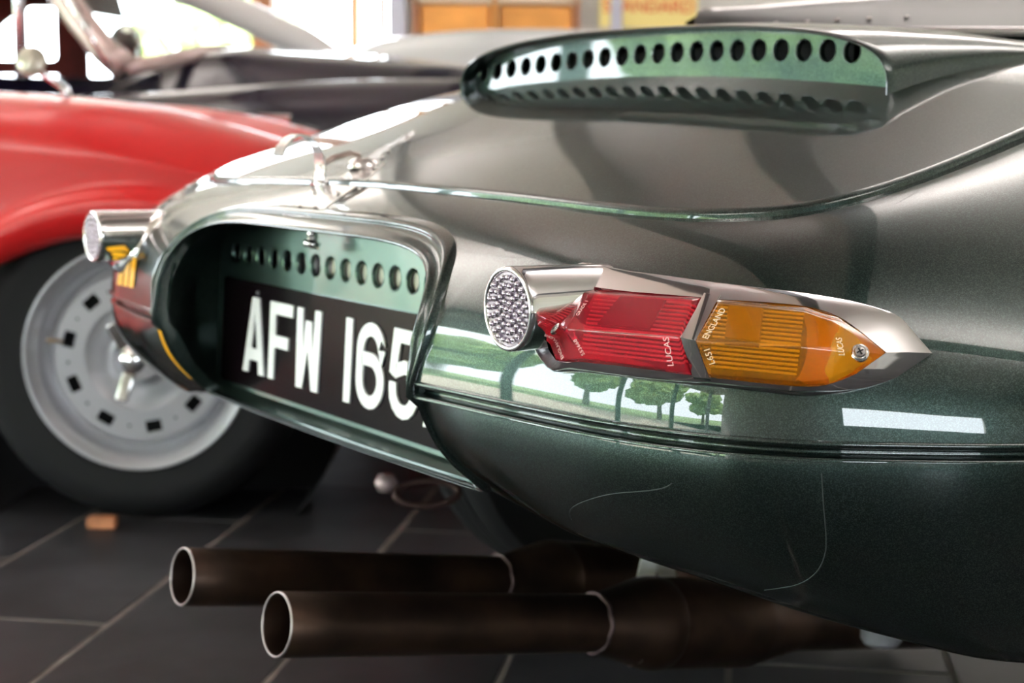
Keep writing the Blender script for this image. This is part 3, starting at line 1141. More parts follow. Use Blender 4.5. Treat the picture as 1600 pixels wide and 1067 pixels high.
    # moulded lettering
    if sd < 0:
        tm = mat('moulded letters', (1.0, .62, .60), rough=.3)
        tm2 = mat('moulded letters amber', (1.0, .80, .55), rough=.3)

        def on(t1, t2, t3, wts, up_v, s, size, m, lift=.0010):
            """text on the plane through three points, reading along up_v"""
            t1, t2, t3 = Vector(t1), Vector(t2), Vector(t3)
            nz = (t2 - t1).cross(t3 - t1).normalized()
            if nz.dot(Vector((-.7, -.5, .4))) < 0:
                nz = -nz
            x_ = Vector(up_v)
            x_ = (x_ - nz * x_.dot(nz)).normalized()
            y_ = nz.cross(x_)
            p0 = t1 * wts[0] + t2 * wts[1] + t3 * wts[2] + nz * lift
            M = Matrix((x_, y_, nz)).transposed().to_4x4()
            text_shape('lettering', s, size, .0002, m, lamp, Matrix.Translation(p0) @ M)
        A, B, C, D, E, F__ = [Vector(RI[k]) for k in 'abcdef']
        L0, L18, L17 = Vector(LENS[0]), Vector(LENS[18]), Vector(LENS[17])
        on(E, F__, B, (.46, .43, .11), E - F__, 'LUCAS', .0072, tm)
        on(L0, L18, A, (.36, .25, .39), L0 - L18, 'L651', .0066, tm)
        on(A, B, D, (.52, .44, .04), A - B, 'GRADE 1', .0040, tm)
        on(L17, L18, C, (.40, .28, .32), L18 - L17, 'ENGLAND', .0046, tm)
        on(C, B, F__, (.56, .40, .04), B - C, '553668', .0046, tm)
        R0, T0, B0, R1, R2 = Vector(AI[1]), Vector(AI[0]), Vector(AI[2]), Vector(AI[11]), Vector(AI[10])
        on(R0, T0, R1, (.47, .44, .09), T0 - R0, 'ENGLAND', .0064, tm2)
        on(R0, B0, R1, (.47, .44, .09), R0 - B0, 'L651', .0064, tm2)
        T2, TP, BB = Vector(AI[5]), Vector(AI[6]), Vector(AI[7])
        on(R2, T2, R1, (.80, .08, .12), T2 - BB, 'LUCAS', .0060, tm2, .0020)
    return lamp


for sd in (-1, 1):
    make_lamp(sd)

# ---- spoiler scoop with its perforated panel
SV, SU0, SU1 = .3835, .385, .80
NS = 56


def scoop_pt(u, q, inset=0, du=0):
    """arched section standing on the deck; q runs 0..pi"""
    c, s = math.cos(q), math.sin(q)
    n = 4.2
    a = max(0, 1 - (u - SU0) / (SU1 - SU0))
    v = (SV - inset) * math.copysign(abs(c) ** (2 / n), c)
    hz = .066 * a ** 1.15 - inset
    z = hz * max(0, s) ** (2 / n)
    return (u + du, v, max(deck(u, v), deck(u + du, v)) - .003 + z + .003 * (s > .02))


US = [SU0 + (SU1 - SU0) * (i / 30) for i in range(31)]
rows = []
for ins, du in ((.0070, .028), (.0050, .010), (.0035, .0030), (.0022, .0004), (.0010, -.0004), (0, .0008)):
    rows.append([scoop_pt(SU0, PI * j / NS, ins, du) for j in range(NS + 1)])
for u in US[1:]:
    rows.append([scoop_pt(u, PI * j / NS) for j in range(NS + 1)])
scoop = grid('spoiler_scoop', np.array(rows), GREEN, car, flip=False)
scoop.data.set_sharp_from_angle(angle=math.radians(60))

# perforated panel closing the mouth of the scoop, set back behind the lip
CR_U = .408


def panel_u(v, z):
    return CR_U + (z - deck(CR_U, v)) * .06


HV0, HV1 = .362, -.3125
hp = (HV0 - HV1) / 20
HR = .0099
V, Fc = holed_strip(21, hp, .026, HR, .005)
z_h = lambda v: .8565 - .10 * v * v
pan = MB()
vh = HV0 + hp / 2


def clampz(v, z):
    """keep the panel inside the arched mouth"""
    a = min(1, abs(v) / (SV - .004))
    top = deck(SU0, v) + .0605 * (1 - a ** 4.2) ** (1 / 4.2) + .004
    return min(z, top)


def pp(v, z, d=0):
    v_ = math.copysign(min(abs(v), SV - .005), v)
    return (panel_u(v_, z) + d, v_, z)


pan.add([pp(vh - x, z_h(vh - x) + y, z) for x, y, z in V], Fc)
xs = [vh - hp * k / 4 for k in range(21 * 4 + 1)]
pan.add([pp(x, max(z_h(x) + .013, clampz(x, z_h(x) + .013 + dz))) for x in xs for dz in (0, .014, .03)], [(3 * k + j, 3 * k + 1 + j, 3 * k + 4 + j, 3 * k + 3 + j) for k in range(len(xs) - 1) for j in (0, 1)])
pan.add([pp(x, z) for x in xs for z in (deck(CR_U, x) - .002, z_h(x) - .013)], [(2 * k, 2 * k + 1, 2 * k + 3, 2 * k + 2) for k in range(len(xs) - 1)])
xe = [xs[-1] - .01 * k for k in range(0, 6)]
pan.add([pp(x, z) for x in xe for z in (deck(CR_U, x) - .002, clampz(x, 1))], [(2 * k, 2 * k + 1, 2 * k + 3, 2 * k + 2) for k in range(len(xe) - 1)])
pan = pan.build('perforated_panel', GREEN, car)
sharp(pan, 12)
MB().box((.47, 0, .848), (.002, .52, .035)).build('scoop_hole_shade', BLACK, car)  # black sheet standing in for the shade inside the hollow scoop

# hard top window ahead of the scoop, with its bright surround
A_ = spline([(.66, .22, .889), (.70, .05, .889), (.74, -.08, .888), (.83, -.2, .886), (.95, -.31, .882), (1.15, -.40, .876)])
B_ = spline([(.84, .40, .950), (.95, .40, .960), (1.10, .40, .978), (1.35, .40, 1.003), (1.60, .40, 1.03), (1.85, .38, 1.05)])
GW = [[A_(5 * a) * (1 - t) + B_(5 * a) * t + np.array([0, 0, .02 * math.sin(t * PI)]) for t in np.linspace(0, 1, 10)] for a in np.linspace(0, 1, 24)]
grid('rear_window', np.array(GW), mat('rear window glass', (.012, .012, .014), rough=.3, spec=.12), car, flip=True)
# the top's solid far side and front end
HT = []
for a in np.linspace(0, 1, 24):
    b_ = B_(5 * a)
    HT.append([b_, b_ + np.array([.01, .05, -.01]), b_ + np.array([.02, .08, -.06]), np.array([b_[0] + .02, .49, .86])])
grid('hard_top_side', np.array(HT), GREEN, car)
MB().add([tuple(A_(5)), tuple(B_(5)), (1.87, .49, .86), (1.2, -.40, .86)], [(0, 1, 2, 3)]).build('hard_top_front', GREEN, car)
ch = MB()
ch.tube([A_(t) + np.array([-.004, 0, .004]) for t in np.linspace(0, 5, 30)], .0065, 10)
ch.tube([A_(t) + np.array([-.012, -.004, -.012]) for t in np.linspace(1.2, 5, 30)], .0045, 10)
ch.tube([B_(t) for t in np.linspace(0, 5, 24)], .007, 10)
ch.build('window_trim', CHROME, car, smooth=True)
# row of small rivets below the glass
for k in range(6):
    p = A_(.5 + k * .35) * .8 + B_(.5 + k * .35) * .2 + np.array([0, 0, .012])
    MB().lathe([(.004, 0), (.003, .002), (0, .003)], 10, Matrix.Translation(p)).build('rivet', CHROME_WORN, car, smooth=True)

# ---- boot latch: two riveted plates, sprung strap and wire link
def plate_on(name, poly, fn, th, m, parent, bev=.0006):
    n = len(poly)
    V = [(u, v, fn(u, v) + th) for u, v in poly] + [(u, v, fn(u, v) - .001) for u, v in poly]
    return solid_from(name, V, [tuple(range(n))] + [(i, n + i, n + (i + 1) % n, (i + 1) % n) for i in range(n)] + [tuple(range(2 * n - 1, n - 1, -1))], m, parent, bev, 1, 30)


dk = lambda u, v: deck(u, v) + .0035
latch = plate_on('boot_latch', [(.203, .200), (.186, .170), (.067, .050), (.040, .026), (.040, .088), (.085, .120), (.120, .150)], dk, .002, CHROME_WORN, car)


def body_z(u, v):
    # height of the rear panel above the plate opening near the centre line
    best = None
    for t in np.linspace(.4, 1, 61):
        P = upper(abs(v) / .15, t, 1)
        if best is None or abs(P[0] - u) < best[0]:
            best = (abs(P[0] - u), P[2])
    return best[1]


plate_on('latch_keeper', [(-.034, .012), (-.034, .080), (-.005, .100), (.029, .112), (.029, .026)][::-1], body_z, .0025, CHROME_WORN, latch)
st_path = [(.020, .706), (.021, .722), (.019, .738), (.013, .750), (.003, .757), (-.008, .759), (-.018, .754), (-.026, .745), (-.030, .736)]
G = []
for k, (u, z) in enumerate(st_path):
    wd = .0105 + .001 * k / 8
    G.append([(u, .098 - wd, z), (u, .098 + wd, z), (u + .0022, .098 + wd, z - .0016), (u + .0022, .098 - wd, z - .0016)])
sp_ = grid('strap', np.array(G), CHROME_WORN, latch, wrapv=True)
sp_.data.set_sharp_from_angle(angle=math.radians(50))
MB().tube([(.022, .088, .704), (.022, .112, .704)], .006, 12).build('hinge_knuckle', CHROME_WORN, latch, smooth=True)
MB().tube([(.020, .094, .724), (.038, .098, .733), (.060, .10, .738), (.070, .10, .736), (.074, .10, .730), (.075, .10, .716)], .0032, 10).build('wire_link', mat('tarnished wire', (.45, .36, .32), rough=.35, metal=1), latch, smooth=True)
MB().lathe([(.019, -.002), (.018, .004), (.012, .008), (0, .009)], 20, Matrix.Translation((.078, .10, deck(.078, .10) + .004))).build('latch_socket', CHROME_WORN, latch, smooth=True)
for u, v in ((.175, .172), (.15, .15), (.12, .12), (.10, .10), (.07, .065), (.055, .05)):
    MB().lathe([(.0034, 0), (.0026, .0016), (0, .0022)], 10, Matrix.Translation((u, v, dk(u, v) + .002))).build('rivet', CHROME_WORN, latch, smooth=True)
for u, v in ((-.02, .03), (-.02, .065), (.012, .04), (.012, .095)):
    MB().lathe([(.0034, 0), (.0026, .0016), (0, .0022)], 10, Matrix.Translation((u, v, body_z(u, v) + .0026))).build('rivet', CHROME_WORN, latch, smooth=True)

# ---- exhaust system
AX = Vector((.385, 0, -.068)).normalized()
for sd, uo in ((-1, -.140), (1, -.141)):
    v = .116 * sd
    P0 = Vector((uo, v, .2915 if sd < 0 else .281))
    R = Vector((AX.x, 0, AX.z)).normalized().to_track_quat('Z', 'Y').to_matrix().to_4x4()
    M = Matrix.Translation(P0) @ R
    Ln = .395 if sd < 0 else .425
    r = .0318
    pipe = MB().lathe([(r - .0022, .32), (r - .0022, .004), (r - .0020, .0006), (r - .0008, 0), (r, .001), (r, .06), (r, .16), (r, Ln)], 48, M).build('exhaust_pipe', EXH, car, smooth=True)
    pipe.data.set_sharp_from_angle(angle=math.radians(40))
    MB().lathe([(r - .0024, .0012), (r - .0022, -.0002), (r - .0006, -.0003), (r + .0002, .0012)], 48, M).build('cut_edge', EXH_RIM, pipe, smooth=True)
    wl_ = MB()
    ring = [M @ Vector(((r + .001) * math.cos(q), (r + .001) * math.sin(q), Ln - .004 + .0010 * math.sin(q * 9))) for q in np.linspace(0, 2 * PI, 49)[:-1]]
    wl_.tube(ring, .0026, 8, closed=True)
    wl_.build('weld_bead', mat('weld bead', (.13, .09, .09), rough=.5, metal=.9), pipe, smooth=True)
    mf = MB().lathe([(r, Ln - .006), (.034, Ln + .004), (.052, Ln + .066), (.0535, Ln + .075), (.0535, Ln + .088), (.0515, Ln + .094), (.0525, Ln + .100), (.0525, Ln + .225), (.050, Ln + .235), (.036, Ln + .30), (.034, Ln + .32), (.034, Ln + .75)], 48, M).build('silencer', EXH, car, smooth=True)
    mf.data.set_sharp_from_angle(angle=math.radians(25))
    for k_, q in ((0, 1.9), (1, 2.3)):
        MB().lathe([(.004, 0), (.003, .003), (0, .004)], 10, M @ Matrix.Translation((.045 * math.cos(q), -.045 * math.sin(q), Ln + .045))).build('weld_spot', EXH_RIM, mf, smooth=True)
# bright hanger brackets between the silencers and the floor pan
for (u, v, z, a) in ((.40, -.025, .245, .2), (.43, -.02, .235, -.3)):
    hb = MB().box((0, 0, 0), (.022, .003, .07)).build('hanger_bracket', mat('zinc plated steel', (.75, .76, .74), rough=.35, metal=.6), car, bevel=.0006)
    hb.location = (u, v, z)
    hb.rotation_euler = (0, a, YAW * -1)
MB().lathe([(.0, -.024), (.020, -.024), (.024, -.018), (.024, .0), (.0255, .001), (.0255, .006), (.024, .007), (.024, .05)], 28, Matrix.Translation((.575, -.24, .198))).build('damper_mount', mat('alloy casting', (.62, .62, .68), rough=.35, metal=.7), car, smooth=True)
# floor pan closing the underside, and the boot floor above the recess
fp = MB()
fp.add([(.02, -.28, .452), (.02, .28, .452), (.10, .55, .43), (.3, .70, .42), (1.5, .72, .42), (1.5, -.72, .42), (.3, -.70, .42), (.10, -.55, .43)], [tuple(range(8))])
fp.build('floor_pan', DARKIN, car)
# towing eye hanging under the far side
ty = MB()
C_ = Vector((.377, .455, .238))
ring = [C_ + Vector((.823, -.567, 0)) * .046 * math.cos(q) + Vector((0.010, .008, .016)) * math.sin(q) for q in np.linspace(0, 2 * PI, 33)[:-1]]
ty.tube(ring, .0055, 10, closed=True)
ty.build('towing_eye', mat('dark rusty steel', (.05, .025, .022), rough=.5, metal=.6), car, smooth=True)
MB().lathe([(0, -.014), (.012, -.012), (.018, 0), (.012, .012), (0, .014)], 20, Matrix.Translation((.345, .52, .245))).build('ball_joint', mat('pinkish worn metal', (.45, .34, .34), rough=.4, metal=.5), car, smooth=True)

# dried polish streaks on the lower panel
STREAK = mat('dried polish', (.045, .055, .055), rough=.7, spec=.2)
for pts in ([(0.0174, -0.6662, 0.5262), (0.0216, -0.6652, 0.5025), (0.0296, -0.6612, 0.4772), (0.0347, -0.6553, 0.4609), (0.0376, -0.645, 0.446), (0.0374, -0.6297, 0.434), (0.0356, -0.6153, 0.4277), (0.0366, -0.5943, 0.4201)],
            [(-0.0349, -0.4452, 0.4521), (-0.043, -0.4533, 0.4613), (-0.0506, -0.4758, 0.4738), (-0.0542, -0.5164, 0.4897), (-0.0497, -0.5487, 0.4982), (-0.045, -0.5686, 0.504), (-0.0434, -0.5773, 0.5093)]):
    f_ = spline(pts)
    MB().tube([f_(t) for t in np.linspace(0, len(pts) - 1, 40)], .0005, 6).build('polish_streak', STREAK, car, smooth=True)
# yellow reflection on the far rear quarter, painted as three flat patches
REFL_PATCH = [[(-0.0596, 0.4991, 0.6016), (-0.0649, 0.4889, 0.593), (-0.0686, 0.4828, 0.5841), (-0.0711, 0.4801, 0.575), (-0.0727, 0.4801, 0.5655)], [(-0.0669, 0.4517, 0.6031), (-0.0713, 0.4435, 0.5945), (-0.0748, 0.4379, 0.5856), (-0.0773, 0.4349, 0.5766), (-0.0789, 0.4342, 0.5673)], [(-0.0713, 0.4132, 0.604), (-0.0755, 0.4054, 0.5954), (-0.0789, 0.3998, 0.5866), (-0.0814, 0.3964, 0.5777), (-0.0831, 0.3951, 0.5686)]]
REFL_PATCH = np.array(REFL_PATCH)
REFL_PATCH[:, :, 0] -= .0008
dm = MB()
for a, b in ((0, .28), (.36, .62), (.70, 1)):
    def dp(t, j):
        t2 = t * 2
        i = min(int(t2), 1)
        return REFL_PATCH[i][j] * (1 - (t2 - i)) + REFL_PATCH[i + 1][j] * (t2 - i)
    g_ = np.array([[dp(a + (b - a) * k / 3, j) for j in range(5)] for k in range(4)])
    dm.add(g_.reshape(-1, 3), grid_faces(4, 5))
dm.build('yellow_reflection', AMBER_YELLOW, car, smooth=True)

# ---- rear wheels under the body
def tyre_profile(R, W, rim):
    h_ = W / 2
    return [(rim, -h_ * .82), (rim + .012, -h_ * .92), (R - .035, -h_ * 1.02), (R - .014, -h_ * .96), (R - .004, -h_ * .80), (R, -h_ * .6), (R, -h_ * .32), (R - .006, -h_ * .30), (R - .006, -h_ * .26), (R, -h_ * .24),
            (R, -h_ * .03), (R - .006, -h_ * .02), (R - .006, h_ * .02), (R, h_ * .03), (R, h_ * .24), (R - .006, h_ * .26), (R - .006, h_ * .30), (R, h_ * .32), (R, h_ * .6), (R - .004, h_ * .80), (R - .014, h_ * .96), (R - .035, h_ * 1.02), (rim + .012, h_ * .92), (rim, h_ * .82)]


for sd in (-1, 1):
    M = Matrix.Translation((.83, .63 * sd, .328)) @ Matrix.Rotation(PI / 2, 4, 'X')
    ty = MB().lathe(tyre_profile(.325, .165, .20), 72, M).build('tyre', RUBBER, car, smooth=True)
    ty.data.set_sharp_from_angle(angle=math.radians(35))
    MB().lathe([(.2, -.07), (.17, -.05), (.16, .02), (.05, .03), (0, .03)], 40, M).build('wheel_disc', SILVER, ty, smooth=True)
# thin yellow stripe along the far rear quarter
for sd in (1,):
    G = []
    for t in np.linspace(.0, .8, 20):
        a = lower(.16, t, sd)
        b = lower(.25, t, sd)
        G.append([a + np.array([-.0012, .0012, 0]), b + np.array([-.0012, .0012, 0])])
    grid('yellow_stripe', np.array(G), AMBER_YELLOW, car)

# ================================================================== RED SPORTS CAR (behind, on the left)
red = empty('sports_car', (-.73, 3.5, 0))
tag(red, 'glossy red sports car with a silver steel wheel at the left', 'car')


def interp(x, P):
    return float(np.interp(x, [p[0] for p in P], [p[1] for p in P]))


def smooth_fn(P):
    xs_ = [p[0] for p in P]
    f = spline([(p[0], p[1]) for p in P])
    tt = np.linspace(0, len(P) - 1, 400)
    S = np.array([f(t) for t in tt])
    return lambda x: float(np.interp(x, S[:, 0], S[:, 1]))


zcr = smooth_fn([(-3.3, .70), (-2.6, .80), (-1.8, .85), (-1.35, .852), (-1.03, .838), (-.85, .828), (-.70, .808), (-.56, .776), (-.45, .745), (-.30, .695), (-.10, .60), (.05, .49), (.14, .36)])
WX, WY, WZ = -.730, 2.93, .324


def lip(x):
    a = (x - WX) / .43
    if abs(a) < 1:
        return .235 + .33 * math.sqrt(1 - a * a)
    return .235


def red_profile(x):
    zc, zl = zcr(x), lip(x)
    e = max(0, (x + .5)) ** 2 * .5     # nose tucks in
    yb = 2.86 + e
    ymid = 3.56
    P = [(yb + .05, zl + .004), (yb + .015, zl), (yb - .012, zl + .012), (yb - .03, zl + .045), (yb - .022, zl + .075),
         (yb - .004, zl + .10), (yb + .0, zl + (zc - zl) * .55), (yb + .02, zc - .075), (yb + .07, zc - .03), (yb + .15, zc - .004), (yb + .23, zc - .004), (yb + .33, zc - .03), (yb + .42, zc - .052),
         (yb + .55, zc - .042), (ymid, zc - .03)]
    f = spline(P)
    near = [f(t) for t in np.linspace(0, len(P) - 1, 60)]
    return near


XS = np.concatenate([np.linspace(-3.3, -1.2, 22), np.linspace(-1.17, -.28, 80), np.linspace(-.26, .14, 16)])
G = []
for x in XS:
    pr_ = red_profile(x)
    row = [(x + .73, y - 3.5, z) for y, z in pr_]
    row += [(x + .73, 2 * 3.56 - y - 3.5, z) for y, z in pr_[::-1][1:]]
    G.append(row)
G = np.array(G)
nose = G[-1:].copy()
nose[:, :, 0] += .05
nose[:, :, 2] = .30 + (nose[:, :, 2] - .30) * .3
G = np.concatenate([G, nose], axis=0)
body = grid('body', G, RED, red, flip=True)
# dark wheel arch liner
MB().lathe([(.40, -.02), (.40, -.26), (0, -.26)], 40, Matrix.Translation((WX + .73, WY - 3.5 + .0, WZ - .06)) @ Matrix.Rotation(PI / 2, 4, 'X')).build('wheel_arch', BLACK, red, smooth=True)
# sill
MB().box((-1.6 - .0, -.55, .19), (1.0, .1, .12)).build('sill', RED, red, bevel=.02)
MW = Matrix.Translation((WX + .73, WY - 3.5 - .03, WZ)) @ Matrix.Rotation(PI / 2, 4, 'X')
wheel = MB().lathe([(.216, .0), (.224, .006), (.235, .004), (.262, .010), (.288, .006), (.304, -.008), (.316, -.022), (.324, -.04), (.325, -.16), (.30, -.175), (.22, -.17)], 72, MW).build('wheel', RUBBER, red, smooth=True)
wheel.data.set_sharp_from_angle(angle=math.radians(40))
MB().lathe([(.180, -.045), (.192, -.040), (.196, -.022), (.199, -.010), (.209, -.006), (.213, .002), (.220, .006), (.2225, .003), (.2225, -.01)], 72, MW).build('rim', SILVER, wheel, smooth=True)
d_ = MB().lathe([(.180, -.046), (.172, -.036), (.166, -.020), (.163, -.0165)], 72, MW)
d_.lathe([(.107, -.0165), (.100, -.020), (.085, -.034), (.070, -.044), (.060, -.046), (.052, -.040), (.046, -.02), (.0, -.02)], 72, MW)
d_.build('disc', SILVER, wheel, smooth=True)
circ = lambda r, n, ph=0: [(r * math.cos(2 * PI * k / n + ph), r * math.sin(2 * PI * k / n + ph)) for k in range(n)]
slots = []
for a in (130, 166, 203, 241, 281, 319, 357, 34, 66, 98):
    q = math.radians(a)
    slots.append([(.139 * math.cos(q) + x * math.cos(q) - y * math.sin(q), .139 * math.sin(q) + x * math.sin(q) + y * math.cos(q)) for x, y in rrect(-.0115, -.016, .0115, .016, .003, 3)])
for a in (148, 185, 222, 261, 300, 338, 15, 50, 82, 114):
    q = math.radians(a)
    slots.append([(.139 * math.cos(q) + x, .139 * math.sin(q) + y) for x, y in circ(.0032, 8)])
curve_shape('slotted_ring', [circ(.164, 72), circ(.106, 60)] + slots, .003, SILVER, wheel, M=MW @ Matrix.Translation((0, 0, -.018)))
MB().lathe([(.17, -.06), (0, -.06)], 40, MW).build('brake_drum', BLACK, wheel, smooth=True)
hub = MB().lathe([(.046, -.03), (.044, .004), (.036, .012), (.030, .026), (.026, .036), (.016, .042), (0, .044)], 32, MW).build('hub_nut', CHROME, wheel, smooth=True)
for a in (-106, 118, 4):
    q = math.radians(a)
    e_ = solid_from('spinner_ear', [(.022 * math.cos(q) - sg_ * w_ * math.sin(q), .022 * math.sin(q) + sg_ * w_ * math.cos(q), z_) if k_ == 0 else (.082 * math.cos(q) - sg_ * w_ * .9 * math.sin(q), .082 * math.sin(q) + sg_ * w_ * .9 * math.cos(q), z_ + .012)
                                 for k_ in (0, 1) for sg_ in (-1, 1) for w_, z_ in ((.015, .012), (.013, .030))],
                    [(0, 1, 3, 2), (4, 6, 7, 5), (0, 4, 5, 1), (2, 3, 7, 6), (1, 5, 7, 3), (0, 2, 6, 4)], CHROME, wheel, .004, 3, 60)
    e_.data.transform(MW)
# valve
MB().tube([(.150, 0, -.02), (.176, 0, .0)], .004, 8).build('valve', mat('brass valve', (.5, .38, .25), rough=.35, metal=.9), wheel, smooth=True).data.transform(MW @ Matrix.Rotation(math.radians(169), 4, 'Z'))
# far side wheel so that the car stands on something
for (x, y) in ((0, .62), (-2.1, -.57), (-2.1, .62)):
    M = Matrix.Translation((x, y, WZ)) @ Matrix.Rotation(PI / 2, 4, 'X')
    MB().lathe(tyre_profile(.324, .16, .2) + [(0, 0)], 48, M).build('wheel', RUBBER, red, smooth=True)
# wing mirror with its chrome foot on the wing
wm = MB().tube([(-.885 + .73, 3.03 - 3.5, .815), (-.892 + .73, 3.03 - 3.5, .845), (-.925 + .73, 3.02 - 3.5, .868), (-.945 + .73, 3.01 - 3.5, .884)], [.016, .008, .007, .007], 12).build('wing_mirror', CHROME, red, smooth=True)
MB().lathe([(0, -.014), (.016, -.012), (.027, -.004), (.030, .004), (.028, .007), (0, .008)], 28, Matrix.Translation((-.945 + .73, 3.0 - 3.5, .894)) @ Matrix.Rotation(math.radians(80), 4, 'X')).build('mirror_head', mat('beige mirror shell', (.55, .50, .42), rough=.3, metal=.5), wm, smooth=True)
MB().lathe([(.0, -.001), (.022, 0), (.018, .006), (.012, .012), (0, .016)], 20, Matrix.Translation((-.862 + .73, 3.03 - 3.5, .815))).build('mirror_foot', CHROME, wm, smooth=True)

# orange-brown wooden chip in front of the tyre
ck = MB().box((0, 0, .011), (.055, .03, .022)).build('wheel_chock', mat('orange brown wood', (.55, .22, .10), rough=.7, noise=(30, .3)), bevel=.003)
ck.location = (-.79, 2.845, 0)
tag(ck, 'small orange-brown wooden chip on the floor in front of the silver wheel', 'chock')

# ================================================================== DARK SALOON (second row)
nav = empty('saloon_car', (-1.2, 5.3, 0))
tag(nav, 'dark navy saloon car with a pale windscreen frame behind the red car', 'car')
zw = smooth_fn([(-4.4, .70), (-3.6, .86), (-2.2, .90), (-1.55, .875), (-1.25, .872), (-1.0, .888), (-.78, .905), (-.5, .922), (-.2, .928), (.2, .92), (.6, .88), (1.0, .80), (1.25, .66)])
zb = smooth_fn([(-4.4, .72), (-3.6, .86), (-2.0, .94), (-1.45, .945), (-1.25, .965), (-1.08, 1.02), (-.95, 1.045), (-.75, 1.035), (-.5, 1.02), (-.1, .985), (.4, .93), (.9, .84), (1.25, .68)])
G = []
for x in np.linspace(-4.4, 1.25, 90):
    a, b = zw(x), zb(x)
    yn = 4.50 + max(0, x - .5) ** 2 * .35
    P = [(yn + .08, .24), (yn + .03, .27), (yn - .01, .42), (yn - .02, .60), (yn + .0, a - .14), (yn + .04, a - .045), (yn + .12, a), (yn + .22, a - .012), (yn + .30, a - .045), (yn + .36, a - .05), (yn + .42, b - .07), (yn + .50, b - .018), (yn + .66, b), (5.3, b + .012)]
    f = spline(P)
    nr = [f(t) for t in np.linspace(0, len(P) - 1, 56)]
    row = [(x + 1.2, y - 5.3, z) for y, z in nr] + [(x + 1.2, 5.3 - y, z) for y, z in nr[::-1][1:]]
    G.append(row)
G = np.array(G)
ends = [G[:1].copy(), G[-1:].copy()]
for k, e in enumerate(ends):
    e[:, :, 0] += (-.06, .06)[k]
    e[:, :, 2] = .4 + (e[:, :, 2] - .4) * .5
    e[:, :, 1] *= .8
grid('body', np.concatenate([ends[0], G, ends[1]]), NAVY, nav, flip=True)
MB().box((.35, -.905, .80), (.42, .02, .03)).build('trim_strip', CHROME, nav, bevel=.006)
for (x, y) in ((.9, -.78), (.9, .78), (-2.2, -.78), (-2.2, .78)):
    M = Matrix.Translation((x, y, .33)) @ Matrix.Rotation(PI / 2, 4, 'X')
    MB().lathe(tyre_profile(.33, .17, .2) + [(.1, 0), (0, 0)], 40, M).build('wheel', RUBBER, nav, smooth=True)


def navp(px_x, y, z):
    return (px_x + 1.2, y - 5.3, z)


# windscreen surround: near pillar, lower edge, far pillar, top rail
fr = MB()
fr.tube([navp(-1.20, 4.72, .955), navp(-1.27, 4.74, 1.01), navp(-1.35, 4.78, 1.10), navp(-1.47, 4.82, 1.26), navp(-1.55, 4.86, 1.36)], [.046, .044, .044, .044, .044], 14)
fr.tube([navp(-1.20, 4.72, .955), navp(-1.10, 4.85, .985), navp(-1.02, 5.0, 1.02), navp(-.98, 5.3, 1.04), navp(-1.00, 5.6, 1.04), navp(-1.08, 5.86, 1.03)], .026, 12)
fr2 = MB()
fr2.tube([navp(-.62, 5.86, .99), navp(-.80, 5.86, 1.10), navp(-1.02, 5.84, 1.20), navp(-1.20, 5.80, 1.28), navp(-1.5, 5.74, 1.36)], [.05, .06, .06, .06, .05], 12)
fr.build('windscreen_frame', PINKPALE, nav, smooth=True)
fr2.build('far_pillar', mat('pale grey pillar', (.86, .83, .84), rough=.3, coat=.5), nav, smooth=True)
MB().tube([navp(-1.235, 4.69, .945), navp(-1.345, 4.73, 1.12), navp(-1.50, 4.78, 1.34)], .012, 10).build('window_trim', CHROME, nav, smooth=True)
MB().tube([navp(-1.485, 4.60, .92), navp(-1.49, 4.62, 1.42)], .017, 10).build('quarterlight_post', mat('bright post', (.8, .8, .88), rough=.2, metal=.8), nav, smooth=True)
# windscreen glass
grid('windscreen', [[navp(-1.20 + .10 * math.sin((v_) * PI) * 1.0, 4.74 + 1.1 * v_, .96), navp(-1.52 + .08 * math.sin(v_ * PI), 4.84 + .9 * v_, 1.36)] for v_ in np.linspace(0, 1, 12)], pane_glass('car window glass', (.93, .97, .95)), nav)
# roof and cabin
roof = []
for x in np.linspace(-3.3, -1.5, 14):
    t = (x + 3.3) / 1.8
    h = 1.36 + .09 * math.sin(t * PI)
    roof.append([navp(x, 5.3 + y, h - .18 * abs(y / .6) ** 3 + .03) for y in np.linspace(-.62, .62, 15)])
grid('roof', roof, NAVY, nav)
# far door trim with two window openings, maroon inside
curve_shape('far_door_trim', [[(-3.4, .80), (-1.65, .80), (-1.65, 1.42), (-3.4, 1.42)],
                              [(-2.03, 1.03), (-2.025, 1.08), (-2.005, 1.13), (-1.975, 1.17), (-1.94, 1.195), (-1.90, 1.205), (-1.90, 1.03)],
                              rrect(-1.885, 1.03, -1.765, 1.235, .02, 4)], .03, MAROON, nav,
            M=Matrix.Translation((1.2, 5.92 - 5.3, 0)) @ Matrix.Rotation(PI / 2, 4, 'X'))
st = MB()
st.box(navp(-2.75, 5.3, 1.06), (.16, 1.1, .56), Matrix.Rotation(.15, 3, 'Y'))
st.build('seat_back', MAROON, nav, bevel=.05)
# round mirror beyond the windscreen
rm = MB().lathe([(.086, -.012), (.092, 0), (.086, .012), (.080, .012)], 32, Matrix.Translation(navp(-1.36, 5.35, 1.045)) @ Matrix.Rotation(math.radians(-38), 4, 'Z') @ Matrix.Rotation(PI / 2 - .05, 4, 'X')).build('mirror_rim', CHROME, nav, smooth=True)
MB().lathe([(.084, .003), (0, .006)], 32, Matrix.Translation(navp(-1.36, 5.35, 1.045)) @ Matrix.Rotation(math.radians(-38), 4, 'Z') @ Matrix.Rotation(PI / 2 - .05, 4, 'X')).build('mirror_glass', mat('mirror glass', (.95, .97, .97), rough=.02, metal=1), rm, smooth=True)
MB().tube([navp(-1.36, 5.35, .96), navp(-1.36, 5.35, 1.0)], .008, 8).build('mirror_stem', CHROME, rm)

